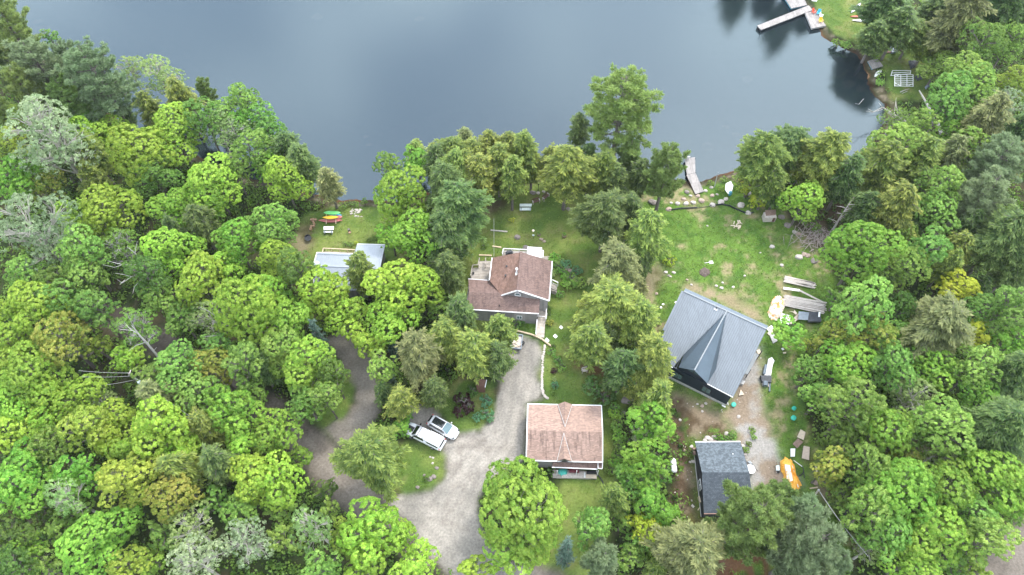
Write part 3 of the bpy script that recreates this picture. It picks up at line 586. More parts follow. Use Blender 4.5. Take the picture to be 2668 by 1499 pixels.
for i, (k, a, b_, r_) in enumerate(rows):
    best = min(LAND, key=lambda q: math.hypot(q[1] - a, q[2] - b_) if math.hypot(q[1] - a, q[2] - b_) > 25 else 1e9)
    o8 = int(round(math.degrees(math.atan2(best[2] - b_, a - best[1])) / 45)) % 8
    lab.setdefault((k, best[0], o8), []).append((math.hypot(best[1] - a, best[2] - b_), i))
LABEL = {}
for (k, ln_, o8), l in lab.items():
    l.sort(); 
    for j, (_, i) in enumerate(l):
        size = 'small ' if rows[i][3] < 36 else ('large ' if rows[i][3] > 68 else '')
        if k == 'C': size = ''
        nm = KIND[k][2]
        s = (size + nm)[0].upper() + (size + nm)[1:]
        LABEL[i] = s + (" just " if False else " ") + OCT[o8] + " " + ln_ + ((", " + ORD[min(j, 6)]) if len(l) > 1 else "")
def place_tree(name, label, cat, group, proto, x, y, s, zs, lm, bark, rot, child='crown'):
    root = empty(name, (x, y, 0), label, cat, group); an_ = random.uniform(.88, 1.14)
    for (nm, me, m_) in ((child, proto[0], lm), ('trunk', proto[1], bark)):
        if me is None: continue
        if not me.materials: me.materials.append(None)
        o = bpy.data.objects.new(nm, me); C.objects.link(o); o.parent = root
        o.scale = (s * an_, s / an_, zs); o.rotation_euler = (0, 0, rot)
        o.material_slots[0].link = 'OBJECT'; o.material_slots[0].material = m_
    return root
GRP = dict(maple='maples in the forest', hemlock_tree='hemlocks round the cottages', broadleaf_tree='broadleaf trees in the forest', silver_tree='silver-leaved trees', birch_tree='birches', pine_tree='pines along the lake and lots', spruce_tree='small spruces')
SIZES = dict(maple=[1.7, 2.7, 3.6, 4.9], soft=[1.7, 2.7, 3.6, 4.9], thin=[1.7, 2.7, 3.6, 4.9], hem=[1.5, 2.6, 3.5, 4.8], pine=[2.4, 4.0, 5.4])
HCAP = {}
for i, (k, a, b_, r_) in enumerate(rows):
    g, nm, _, bark = KIND[k]
    rm = r_ * mpp(a, b_, 8)
    rm *= 1.04
    if k in 'MNGDLSBRAYF': rm *= 1.10
    if k in 'OKW': rm *= 1.06
    if k in 'PQ': rm *= 1.06
    if g in SIZES:
        zi = min(range(len(SIZES[g])), key=lambda q: abs(math.log(SIZES[g][q] / rm))); pl = PRO['%s%d' % (g, zi)]
    else: pl = PRO[g]
    pr = pl[(i * 7 + int(a)) % len(pl)]; s = rm / pr[3]; zs = s * random.uniform(.88, 1.18)
    if 2200 < a < 2460 and b_ < 330: zs *= (.8 if b_ < 110 else .62)
    if 2440 < a < 2560 and b_ < 150: zs *= 1.3
    if a == 2060: zs *= .5
    if a == 1364 or a == 1345 and k == 'N': zs *= .74
    hcen = pr[2] * zs; x, y = P(a, b_, hcen)
    place_tree(nm, LABEL[i], {'maple': 'maple', 'hemlock_tree': 'hemlock', 'pine_tree': 'pine', 'birch_tree': 'birch', 'spruce_tree': 'spruce'}.get(nm, 'tree'), GRP.get(nm), pr, x, y, s, zs, LM[k], bark, random.uniform(0, 6.28))
# the tall pine by the water
x, y = P(1592, 432); pr = PRO['giant'][0]
place_tree('pine_tree', "Tallest pine, standing alone at the water's edge with bare lower trunk", 'pine', GRP['pine_tree'], pr, x, y, 1.2, .92, leafmat('tall_pine_needle', (.160, .260, .060), (.340, .440, .120)), BARK, .4)

for (a, b_, k, r_) in ((1890, -190, 'K', 4.2), (1960, -150, 'P', 4.5), (2030, -110, 'K', 4.2), (2085, -75, 'P', 4.4), (1820, -250, 'K', 4.6), (2140, -50, 'K', 3.6)):
    pr = PRO['hem3' if k == 'K' else 'pine1'][0]; x, y = P(a, b_); sc_ = r_ / pr[3]
    place_tree(KIND[k][1], "Tall conifer past the top edge, seen only as a dark reflection in the bay", 'tree', 'bank trees seen as reflections', pr, x, y, sc_, sc_ * 1.25, LM[k], BARK, a)

# ------------------------------------------------------------------ shared materials
M_SHING = mat('brown_shingle', (.180, .118, .100), .9, var=.14, scale=1.2, col2=(.225, .152, .130), brick=(.33, .15, .62, .02), rot=-.10, streak=(.8, .78, .52))
M_SHINGR = mat('reddish_shingle', (.170, .098, .072), .9, var=.3, scale=2.2, col2=(.250, .155, .120), brick=(.33, .15, .72, .015), rot=1.47)
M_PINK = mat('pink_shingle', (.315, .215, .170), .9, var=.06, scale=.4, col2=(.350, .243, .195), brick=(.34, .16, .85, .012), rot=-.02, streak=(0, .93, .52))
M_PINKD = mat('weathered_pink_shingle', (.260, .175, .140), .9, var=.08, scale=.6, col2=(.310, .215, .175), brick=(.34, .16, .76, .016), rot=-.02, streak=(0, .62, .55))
M_CHAR = mat('charcoal_shingle', (.075, .098, .115), .75, var=.18, scale=2.8, col2=(.125, .155, .178), brick=(.30, .17, .66, .02), thresh=(.44, .56))
M_METAL = mat('blue_grey_metal', (.185, .208, .225), .5, metal=.15, var=.06, scale=.6, spec=.6, streak=(-.47, .88, .50))
M_METALL = mat('pale_grey_metal', (.300, .330, .365), .4, metal=.3, var=.06, scale=.6, spec=.6)
M_WHITE = mat('white_paint', (.72, .72, .72), .5, var=.05); M_WHITEP = mat('white_plastic', (.80, .80, .79), .35, var=.04)
M_GREYW = mat('grey_siding', (.30, .29, .28), .8, var=.1, brick=(3, .14, .8, .01)); M_DARKW = mat('black_siding', (.018, .022, .030), .6, var=.2)
M_NAVY = mat('dark_blue_siding', (.016, .028, .045), .55, var=.15); M_CONC = mat('concrete', (.48, .47, .45), .85, var=.12)
M_DECK = mat('weathered_deck', (.42, .38, .33), .85, var=.15, scale=2, brick=(3.6, .14, .55, .012)); M_DOCK = mat('dock_boards', (.27, .25, .235), .85, var=.2, scale=1.6, col2=(.38, .355, .335), brick=(.14, 2.4, .5, .014))
M_WOOD = mat('new_lumber', (.56, .44, .30), .8, var=.12); M_OLDW = mat('old_lumber', (.40, .35, .30), .9, var=.3, scale=6, col2=(.60, .55, .50)); M_BRWN = mat('brown_wood', (.12, .060, .040), .8, var=.2)
M_ROCK = mat('granite_pale', (.42, .37, .33), .9, var=.25, scale=3, col2=(.54, .49, .44), bump=.5); M_ROCKG = mat('granite_grey', (.22, .19, .17), .9, var=.25, scale=3, bump=.5); M_ROCKP = mat('granite_pink', (.38, .29, .235), .9, var=.25, scale=3, bump=.5)
M_GLASS = mat('window_glass', (.10, .16, .17), .08, var=.1, spec=.9); M_TYRE = mat('tyre_rubber', (.02, .02, .02), .8); M_BLACK = mat('black_plastic', (.018, .020, .024), .5, var=.2); M_TARP = mat('black_tarp', (.03, .035, .045), .35, var=.3, bump=.8)
M_CARW = mat('white_car_paint', (.78, .80, .82), .22, var=.02, coat=.6); M_CARG = mat('tinted_glass', (.015, .018, .02), .05, var=.05, spec=.9); M_CARB = mat('windscreen', (.10, .17, .18), .06, spec=.9)
M_RED = mat('red_plastic', (.60, .07, .035), .4, var=.08); M_LAMP = mat('lamp_red', (.45, .02, .02), .3); M_ORG = mat('orange_tarp', (.92, .40, .035), .45, var=.12, scale=2, col2=(.97, .55, .10), bump=1.0); M_PEACH = mat('pale_orange_sheet', (.92, .42, .14), .5, var=.08, scale=1.6, col2=(.95, .84, .72), thresh=(.40, .52), bump=1.0)
M_GRN = mat('green_plastic', (.16, .58, .16), .4, var=.06); M_YEL = mat('yellow_plastic', (.85, .52, .03), .4, var=.06); M_CANOE = mat('faded_red_hull', (.42, .13, .12), .45, var=.12); M_BLUE = mat('blue_plastic', (.04, .40, .65), .4, var=.08)
M_TEAL = mat('teal_plastic', (.03, .42, .30), .5, var=.08); M_TURQ = mat('turquoise_sheet', (.09, .52, .45), .5, var=.15, bump=.6); M_ALU = mat('aluminium', (.55, .58, .60), .35, metal=.6, var=.06); M_STEEL = mat('grey_steel', (.20, .24, .28), .45, metal=.4, var=.1)
M_FLOAT = mat('blue_foam_float', (.06, .25, .33), .7); M_PALE = mat('pale_painted_metal', (.62, .70, .68), .5, var=.08); M_PLY = mat('plywood', (.60, .50, .38), .8, var=.12); M_CARD = mat('tan_board', (.50, .41, .33), .85, var=.12); M_BRD = mat('brown_board', (.24, .165, .125), .85, var=.25, scale=5)
M_WIRE = mat('wire', (.34, .34, .33), .6); M_SOIL = mat('ash_soil', (.11, .085, .07), .95, var=.4, scale=6); M_BURG = mat('dark_red_plastic', (.16, .03, .04), .5)

def face(n, p0, p1, p2):       # average helper for quads given by photo pixels
    return [V(*p0), V(*p1), V(*p2)]
def wallstrip(mb, a, b, z0, z1, t=.15):
    a = Vector((a[0], a[1], 0)); b = Vector((b[0], b[1], 0)); d = (b - a); c_ = (a + b) / 2 + Vector((0, 0, (z0 + z1) / 2))
    return mb.box(c_, (d.length, t, z1 - z0), rz=math.atan2(d.y, d.x))
def ribs(mb, a0, a1, b0, b1, n, wd=.07, ht=.05):
    """raised seams from edge a (ridge) to edge b (eave)"""
    for i in range(n + 1):
        t = i / n; mb.bar(a0.lerp(a1, t) + Vector((0, 0, ht / 2)), b0.lerp(b1, t) + Vector((0, 0, ht / 2)), wd, ht)
    return mb
def trimbar(pts, w_=.16, up=.03, closed=False, ht=None):
    mb = MB(); n = len(pts)
    for i in range(n if closed else n - 1):
        a = Vector(pts[i]) + Vector((0, 0, up)); b = Vector(pts[(i + 1) % n]) + Vector((0, 0, up)); mb.bar(a, b, w_, ht or w_)
    return mb
def window(parent, a, b, z0, z1, off, name='window'):
    """window on a wall between ground points a and b, pushed out by off (vector)"""
    a = Vector((a[0], a[1], 0)) + off; b = Vector((b[0], b[1], 0)) + off; m = MB()
    f = .09
    for (p, q, r0, r1) in ((a, b, z0, z0 + f), (a, b, z1 - f, z1)): wallstrip(m, p, q, r0, r1, .08)
    u = (b - a).normalized()
    for p in (a, b - u * f, (a + b) / 2 - u * f / 2): wallstrip(m, p, p + u * f, z0 + f, z1 - f, .08)
    w_ = obj(name, m, M_BLACK if parent.name.startswith('black') else M_WHITE, parent)
    obj('pane', wallstrip(MB(), a, b, z0 + .02, z1 - .02, .04), M_GLASS, w_); return w_

# ------------------------------------------------------------------ pink-roofed garage
c0 = V(1470, 1130); G_ = empty('garage', c0, "Pink-shingled garage with crossed gable roof and white trim beside the gravel driveway", 'garage')
ez, rz_ = 2.9, 3.75
A, B_, C_, D_ = V(1375, 1053, ez), V(1567, 1057, ez), V(1570, 1205, ez), V(1371, 1200, ez)
RL, RR = V(1373, 1121, rz_), V(1570, 1126, rz_)
rf = obj('roof', MB().slab([A, B_, RR, RL], .14), M_PINK, G_)
obj('near_slope', MB().slab([RL, RR, C_, D_], .14), M_PINKD, G_)
def cross(pk, l, r, apex, nm):
    m = MB(); pk = V(*pk); l = V(*l); r = V(*r); apex = V(*apex)
    m.slab([l, pk, apex], .08, .06); m.slab([apex, pk, r], .08, .06); obj(nm, m, M_PINK, G_)
    obj('valley_trim', trimbar([l, apex], .05, .085), M_CONC, G_); obj('valley_trim', trimbar([r, apex], .05, .085), M_CONC, G_)
cross((1471.5, 1047, 3.8), (1453, 1054.5, 2.95), (1491, 1055, 2.95), (1472, 1113, 3.78), 'gable_roof')
cross((1470.5, 1196, 3.8), (1451, 1202, 2.95), (1490, 1203, 2.95), (1469, 1129, 3.78), 'gable_roof')
obj('roof_trim', trimbar([A, B_, RR, C_, D_, RL], .13, -.02, True), M_WHITE, G_)
w0, w1, w2, w3 = [c_.lerp(sum((A, B_, C_, D_), Vector()) / 4, .05) for c_ in (A, B_, C_, D_)]
m = MB()
for a_, b_ in ((w0, w1), (w1, w2), (w2, w3), (w3, w0)): wallstrip(m, a_, b_, 0, 2.72)
m.slab([V(1451, 1201.5, 2.9), V(1490, 1202.5, 2.9), V(1470.5, 1198, 3.7)], .05)
obj('wall', m, M_GREYW, G_)
obj('gable_vent', MB().slab([V(1460, 1203.5, 2.95), V(1482, 1204, 2.95), V(1471, 1200, 3.45)], .04), M_BLACK, G_)
obj('lean_to_roof', MB().slab([V(1441, 1203, 2.45), V(1560, 1206, 2.45), V(1557, 1222, 2.05), V(1438, 1217, 2.05)], .1), M_SHING, G_)
obj('lean_to_roof', MB().slab([V(1559, 1205, 2.6), V(1570, 1206, 2.6), V(1569, 1221, 2.3), V(1558, 1220, 2.3)], .1), M_SHING, G_)
obj('gutter', trimbar([V(1438, 1218, 2.02), V(1557, 1223, 2.02)], .12, 0), M_WHITE, G_); obj('gutter', trimbar([V(1558, 1205, 2.62), V(1558, 1221, 2.3), V(1569, 1222, 2.3), V(1570, 1206, 2.6)], .1, .02), M_WHITE, G_)
obj('drain_pipe', MB().tube([V(1555, 1223, 1.9), V(1554, 1228, 1.0), V(1558, 1236, .3)], .05), M_WHITE, G_)
for px in (1555, 1500, 1450): obj('post', MB().bar(V(px, 1240, 0), V(px, 1240, 0) + Vector((0, 0, 2.0)), .1), M_WHITE, G_)
obj('platform', MB().slab([V(1440, 1224, .3), V(1555, 1228, .3), V(1555, 1248, .3), V(1440, 1245, .3)], .3), M_DECK, G_)
def heap(name, pts, z, mt, label, cat, seed=1, res=9, wob_=.25, grp=None):
    """a draped, crumpled sheet over goods: outline pts (photo px), height z"""
    rr = random.Random(seed); c_ = sum((V(a, b) for a, b in pts), Vector()) / len(pts); m = MB(); n = len(pts) * 5; rings = 7
    outl = []
    for i in range(n):
        t = i / 5; j = int(t); f = t - j; p = V(*pts[j % len(pts)]).lerp(V(*pts[(j + 1) % len(pts)]), f); outl.append(p)
    vs = []
    for r_i in range(rings):
        s = 1 - r_i / rings
        hz = z * (1 - s ** 4) if r_i else 0.02
        for i, p in enumerate(outl):
            q = c_.lerp(p, s * (1 + rr.uniform(-.09, .09))); vs.append((q.x, q.y, max(.02, hz + rr.uniform(-.1, .1) * z)))
    vs.append((c_.x, c_.y, z)); fs = []
    for r_i in range(rings - 1):
        for i in range(n): k2 = (i + 1) % n; fs.append((r_i * n + i, r_i * n + k2, (r_i + 1) * n + k2, (r_i + 1) * n + i))
    for i in range(n): fs.append(((rings - 1) * n + i, (rings - 1) * n + (i + 1) % n, rings * n))
    return solo(name, m.add(vs, fs), mt, label, cat, grp)
heap('tarp', [(1454, 1226), (1478, 1224), (1480, 1240), (1462, 1243), (1452, 1236)], .9, M_TURQ, "Turquoise plastic sheet bundled on the platform behind the garage", 'tarp', 3)
solo('storage_bin', MB().box(V(1496, 1227, .55), (1.3, .5, .5)).box(V(1496, 1227, .83), (1.36, .56, .06)), M_BURG, "Dark red storage bin on the garage platform beside the turquoise sheet", 'bin')
m = MB()
for i in range(9): m.box(V(1493, 1231 + i * 1.7, .42), (3.0, .09, .09))
for i in (1480, 1493, 1506): m.box(V(i, 1238, .34), (.1, .9, .08))
solo('pallet', m, M_OLDW, "Slatted grey-brown pallet lying behind the garage", 'pallet')
m = MB()
for i in range(6): m.box(V(1516, 1232 + i * 2.4, .42), (1.0, .12, .08))
m.box(V(1516, 1238, .34), (.1, .9, .08)); solo('pallet', m, M_WHITEP, "Short pale pallet between the slatted pallet and the tan board", 'pallet')
solo('board', MB().slab([V(1527, 1236, .42), V(1554, 1237, .42), V(1554, 1247, .42), V(1526, 1246, .42)], .08), M_PLY, "Tan board lying at the right end of the garage platform", 'board')
solo('metal_trough', MB().box(V(1543, 1231, .6), (1.45, .42, .35)).box(V(1543, 1231, .79), (1.2, .28, .04)), M_BLACK, "Black rectangular trough against the back wall of the garage", 'trough')
solo('drain_hose', MB().tube([V(1558, 1238, .12), V(1566, 1248, .1), V(1573, 1261, .1), V(1576, 1268, .1)], .09), M_BLACK, "Black corrugated drain hose running off the garage corner across the grass", 'hose')

# ------------------------------------------------------------------ brown-roofed house
H_ = empty('house', V(1330, 740), "Brown-shingled house with two crossing gable roofs and decks above the centre lawn", 'house')
a1, a2, a3 = V(1282, 672, 4.0), V(1358, 657, 6.0), V(1439, 681, 4.0); b1, b2, b3 = V(1306.5, 770, 4.0), V(1348.5, 757, 6.0), V(1431, 784, 4.0)
al = V(1275, 730, 4.0); vj = V(1301, 766, 4.15)
obj('roof', MB().slab([a2, a3, b3, b2], .16), M_SHING, H_)
obj('roof_slope', MB().slab([a1, a2, b2, b1, al], .16), M_SHINGR, H_)
obj('ridge_cap', MB().bar(a2 + Vector((0, 0, .05)), b2 + Vector((0, 0, .05)), .32, .07), M_SHING, H_)
obj('roof_trim', trimbar([a3, b3, b2, b1], .17, -.03), M_WHITE, H_); obj('roof_trim', trimbar([a1, al], .15, -.02), M_WHITE, H_)
w1_, w2_, w3_, w4_, w5_, w6_ = V(1220, 727, 3.15), V(1276, 731, 3.15), V(1222, 761.5, 4.1), V(1303, 766, 4.1), V(1211, 806, 3.1), V(1404, 818, 3.1)
w7_ = V(1407, 775, 4.0)
obj('wing_roof', MB().slab([w1_, w2_, w4_, w3_], .14), M_SHING, H_); obj('wing_slope', MB().slab([w3_, w4_, V(1320, 768, 4.1), w7_, w6_, w5_], .14), M_SHING, H_)
obj('roof_trim', trimbar([w5_, w6_], .14, -.02), M_WHITE, H_); obj('roof_trim', trimbar([w1_, w2_], .1, -.02), M_WHITE, H_)
m = MB(); ce = (a1 + a3 + b1 + b3) / 4
q = [p.lerp(ce, .06) for p in (a1, a3, b3, b1)]
for i in range(4): wallstrip(m, q[i], q[(i + 1) % 4], 0, 3.9)
for (l_, p_, r_) in ((a1, a2, a3), (b1, b2, b3)):
    l2, p2, r2 = l_.lerp(ce, .06), p_.lerp(ce, .05), r_.lerp(ce, .06); l2.z = r2.z = 3.85; p2.z = 5.75
    u_ = (r2 - l2).normalized().cross(Vector((0, 0, 1))) * .08; m.add([l2 + u_, r2 + u_, p2 + u_, l2 - u_, r2 - u_, p2 - u_], [(0, 1, 2), (5, 4, 3), (0, 2, 5, 3), (1, 4, 5, 2)])
cw = (w1_ + w2_ + w5_ + w6_) / 4; q = [p.lerp(cw, .05) for p in (w1_, w5_, w6_)]
wallstrip(m, q[0], q[1], 0, 3.0); wallstrip(m, q[1], q[2], 0, 3.0); wallstrip(m, q[2], V(1408, 790), 0, 3.0)
obj('wall', m, M_GREYW, H_)
fc = V(1349, 766, 4.85); m = MB(); u_ = (b3 - b1); u_.z = 0; u_.normalize(); outw = Vector((u_.y, -u_.x, 0)) * .12
pts_ = [fc + outw + u_ * math.cos(t) * .42 + Vector((0, 0, math.sin(t) * .42)) for t in [math.pi * i / 8 for i in range(9)]] + [fc + outw + u_ * -.42 - Vector((0, 0, .3)), fc + outw + u_ * .42 - Vector((0, 0, .3))]
wn_ = obj('window', trimbar(pts_, .12, 0, True), M_WHITE, H_); obj('pane', MB().add(pts_, [tuple(range(len(pts_)))]), M_GLASS, wn_)
m = MB(); wm0, wm1 = q[1].lerp(q[2], .72), q[1].lerp(q[2], .80); window(H_, wm0, wm1, 1.2, 2.1, Vector((0, -.12, 0)))
ch = V(1346, 712, 5.7); pc = obj('chimney', MB().lathe(ch, [(.13, -.3), (.13, .95), (.20, 1.0), (.20, 1.18), (.05, 1.25)], 12), M_WHITEP, H_); obj('flashing', MB().box(ch + Vector((0, -.1, -.02)), (.42, .5, .06), ry=-.45), M_WHITEP, pc)
for (px, py, z_) in ((1320, 695, 5.0), (1317, 719, 4.95)): obj('roof_vent', MB().box(V(px, py, z_) + Vector((0, 0, .08)), (.28, .28, .22), rz=-.1), M_BLACK, H_)
obj('vent_pipe', MB().lathe(V(1301, 798, 3.35), [(.09, -.1), (.07, .35), (.02, .4)], 8), M_BLACK, H_)
# side deck
dz = 1.3; dk = [V(1249, 681, dz), V(1267, 680, dz), V(1281, 681, dz), V(1276, 729, dz), V(1227, 727, dz), V(1232, 700, dz), V(1246, 699, dz)]
dd = obj('deck', MB().slab(dk, .2), M_DECK, H_)
def rail(parent, pts, mt, ht=.95, w_=.09, name='railing', step=1.2, bal=False):
    m = MB()
    for i in range(len(pts) - 1):
        a, b = Vector(pts[i]), Vector(pts[i + 1]); m.bar(a + Vector((0, 0, ht)), b + Vector((0, 0, ht)), w_ * 1.6, w_ * .6)
        m.bar(a + Vector((0, 0, .12)), b + Vector((0, 0, .12)), w_ * .5)
        n = max(1, int((b - a).length / step))
        for k in range(n + 1): p = a.lerp(b, k / n); m.bar(p - Vector((0, 0, .15)), p + Vector((0, 0, ht + .02)), w_)
        if bal:
            n = int((b - a).length / .22)
            for k in range(1, n): p = a.lerp(b, k / n); m.bar(p + Vector((0, 0, .12)), p + Vector((0, 0, ht)), .035)
    return obj(name, m, mt, parent)
rail(H_, [V(1250, 681, dz), V(1246, 699, dz), V(1232, 700, dz), V(1227, 727, dz)], M_DECK); rail(H_, [V(1266, 681, dz), V(1264, 698, dz), V(1279, 699, dz)], M_DECK)
# lakeside deck
d2 = 1.6; obj('deck', MB().slab([V(1311, 652, d2), V(1414, 656, d2), V(1413, 676, d2), V(1310, 672, d2)], .2), M_DECK, H_)
rail(H_, [V(1309, 670, d2), V(1312, 657, d2), V(1415, 662, d2), V(1414, 680, d2)], M_WHITE, bal=True)
st = MB()
for k in range(7): st.box(V(1418 + k * 1.8, 674, 1.4 - .2 * k), (.3, .9, .06), rz=0)
obj('stair', st, M_DECK, H_)
# side stair with landing
st = MB().slab([V(1437, 738, 1.3), V(1452, 745, 1.3), V(1450, 757, 1.3), V(1435, 751, 1.3)], .12)
for k in range(4): st.box(V(1443, 757 + k * 2.4, 1.1 - .25 * k), (.95, .26, .06), rz=-.4)
obj('stair', st, M_DECK, H_); rail(H_, [V(1438, 738, 1.3), V(1453, 745, 1.3)], M_WHITE)
# entrance ramp
rp = empty('boardwalk_ramp', V(1406, 840), "Long pale boardwalk ramp with white rails leading from the driveway to the brown-roofed house", 'ramp')
obj('boards', MB().slab([V(1408, 786, .75), V(1424, 787, .75), V(1421, 838, .6), V(1418, 880, .12), V(1396, 878, .12), V(1400, 836, .6)], .12), mat('ramp_boards', (.52, .46, .39), .85, var=.12, brick=(3, .14, .62, .012)), rp)
rail(rp, [V(1399, 838, .6), V(1396, 876, .15)], M_WHITE, .6); rail(rp, [V(1424, 790, .75), V(1422, 838, .6)], M_WHITE, .8)
obj('edge_rail', MB().bar(V(1394, 823, 1.5), V(1425, 826, 1.5), .09).bar(V(1394, 829, 0), V(1394, 829, 0) + Vector((0, 0, 1.5)), .09).bar(V(1424, 831, 0), V(1424, 831, 0) + Vector((0, 0, 1.5)), .09), M_WHITE, rp)
# things on the decks
b_ = empty('barbecue', V(1327, 666, 1.62), "Covered black barbecue on the lakeside deck", 'barbecue'); m = MB(); p = V(1327, 666, 1.62)
m.box(p + Vector((0, 0, .45)), (1.25, .5, .8), rz=.15).box(p + Vector((0, .05, .95)), (.85, .48, .3), rz=.15, rx=.2); obj('cover', m, M_TARP, b_, bevel=.08)
b_ = empty('swim_platform', V(1393, 668, 2.55), "White rectangular awning panel over the right end of the lakeside deck", 'awning'); obj('panel', MB().slab([V(1374, 643, 2.7), V(1412, 645, 2.7), V(1411.5, 672, 2.75), V(1373, 663, 2.75)], .08), M_WHITEP, b_)
b_.name = 'awning'; obj('seam', MB().bar(V(1386, 660, 2.74), V(1398, 661, 2.74), .05, .03), M_STEEL, b_)
for (px, py) in ((1375, 646), (1411, 647), (1374, 664)): obj('post', MB().bar(V(px, py, 2.65), V(px, py, 2.65) - Vector((0, 0, 2.6)), .08), M_WHITE, b_)
solo('plant_pot', MB().lathe(V(1233.5, 714, 1.31), [(.13, 0), (.19, .3), (.16, .31), (.14, .24)], 12), M_BLACK, "Small dark pot in the left corner of the side deck", 'pot')

# ------------------------------------------------------------------ dark metal-roofed house
K_ = empty('black_house', V(1850, 910), "Dark blue-black house with ribbed grey metal roof and a pointed dormer, standing at an angle", 'house')
rz2, ez2 = 7.8, 3.5
RLv, RRv = V(1782, 760, rz2), V(1997, 858, rz2); ERv = V(1910, 1035, ez2); ELv = V(1699, 931, ez2)
NOT1 = RLv.lerp(ELv, .60)
ap = V(1893, 812, rz2); pk = V(1809, 966, 7.3); dl_, dr_ = V(1768, 958, 5.7), V(1843, 1000, 5.7)
ridge_n = (RRv - RLv).normalized(); down_n = (ERv - RRv).normalized()
def onroof(px, py):
    """point of the main slope seen at that pixel"""
    n_ = (RRv - RLv).cross(ERv - RRv).normalized(); cam_p = Vector((0, 0, HC)); q_ = V(px, py, 0); d_ = q_ - cam_p
    return cam_p + d_ * ((RRv - cam_p).dot(n_) / d_.dot(n_))
vl, vr = onroof(1782, 924), onroof(1865, 963); eL = onroof(1753, 958); eR = onroof(1843, 1000)
m = MB(); m.slab([RLv, ap, vl, eL, ELv], .15); m.slab([ap, RRv, ERv, eR, vr], .15)
m.slab([RLv + (-ridge_n) * .35, RLv, NOT1, NOT1 + (-ridge_n) * .35], .15)
nr = 40; seam = MB(); M_SEAM = mat('shade_toned_metal_seam', (.13, .15, .165), .5, metal=.3)  # seam colour darkened to stand in for rib shading; ridge caps share it
for i in range(nr + 1):
    t_ = i / nr; a_ = RLv.lerp(RRv, t_); b_ = ELv.lerp(ERv, t_); up_ = Vector((0, 0, .03))
    # stop at the dormer valleys
    best_t = 1.0
    for k in range(1, 60):
        q_ = a_.lerp(b_, k / 60)
        s_ = (q_ - RLv).dot(ridge_n) / (RRv - RLv).length; d_ = (q_ - a_).length / (ERv - RRv).length
        sa = (ap - RLv).dot(ridge_n) / (RRv - RLv).length
        sl = (vl - RLv).dot(ridge_n) / (RRv - RLv).length; sr_ = (vr - RLv).dot(ridge_n) / (RRv - RLv).length
        dv = ((vl - RLv).length ** 2 - ((vl - RLv).dot(ridge_n)) ** 2) ** .5 / (ERv - RRv).length
        f_ = min(1, d_ / dv)
        if sa + (sl - sa) * f_ < s_ < sa + (sr_ - sa) * f_: best_t = k / 60; break
    if best_t > .05: seam.bar(a_ + up_, a_.lerp(b_, best_t) + up_, .06, .06)
obj('roof', m, M_METAL, K_); obj('seams', seam, M_SEAM, K_)
m = MB(); back = (Vector((-ridge_n.y, ridge_n.x, 0)) if -ridge_n.y * down_n.x + ridge_n.x * down_n.y < 0 else Vector((ridge_n.y, -ridge_n.x, 0)))
m.slab([RLv, RLv + back * 1.0 - Vector((0, 0, .5)), RRv + back * 1.0 - Vector((0, 0, .5)), RRv], .1)
for i in range(44): a_ = RLv.lerp(RRv, i / 43); m.bar(a_ + Vector((0, 0, .05)), a_ + back * 1.0 - Vector((0, 0, .45)), .08, .06)
obj('back_slope', m, M_STEEL, K_); obj('ridge_cap', MB().bar(RLv + Vector((0, 0, .07)), RRv + Vector((0, 0, .07)), .22, .06), M_SEAM, K_)
m = MB(); m.slab([ap, vl, dl_, pk], .08, .05); m.slab([ap, pk, dr_, vr], .08, .05)
for i in range(1, 26):
    t_ = i / 26; c_ = ap.lerp(pk, t_)
    for (v_, e_) in ((vl, dl_), (vr, dr_)):
        f_ = t_ / (1.0); q_ = ap.lerp(v_, min(1, t_ * 1.18)) if t_ * 1.18 <= 1 else v_.lerp(e_, (t_ * 1.18 - 1) / .18)
        m.bar(c_ + Vector((0, 0, .09)), q_ + Vector((0, 0, .10)), .08, .08)
obj('dormer_roof', m, mat('slate_metal', (.085, .115, .140), .4, metal=.35, var=.06, scale=.6), K_)
obj('dormer_ridge', MB().bar(ap + Vector((0, 0, .13)), pk + Vector((0, 0, .13)), .18, .05), M_SEAM, K_)
obj('eave_trim', trimbar([eR, ERv], .14, -.06), M_WHITE, K_); obj('eave_trim', trimbar([ELv, eL], .14, -.06), M_WHITE, K_)
W1 = V(1889, 1057, 0); along = (ELv - ERv); along.z = 0; along.normalize(); dn = RRv - ERv; dn.z = 0; dn.normalize()
Lw = (ERv - ELv).length - .9; Dw = (Vector((RRv.x, RRv.y, 0)) - W1).dot(dn) + .6; W2 = W1 + along * Lw
m = MB(); wallstrip(m, W1, W2, .55, 3.4); wallstrip(m, W1, W1 + dn * Dw, .55, 3.6); wallstrip(m, W2, W2 + dn * Dw, .55, 3.6)
wallstrip(m, W1 + dn * Dw, W2 + dn * Dw, .55, 7.0)
for e in (W1, W2): m.add([e + Vector((0, 0, 3.5)), e + dn * Dw + Vector((0, 0, 3.5)), e + dn * Dw + Vector((0, 0, 7.2)), e + Vector((0, 0, 3.55))], [(0, 1, 2, 3)])
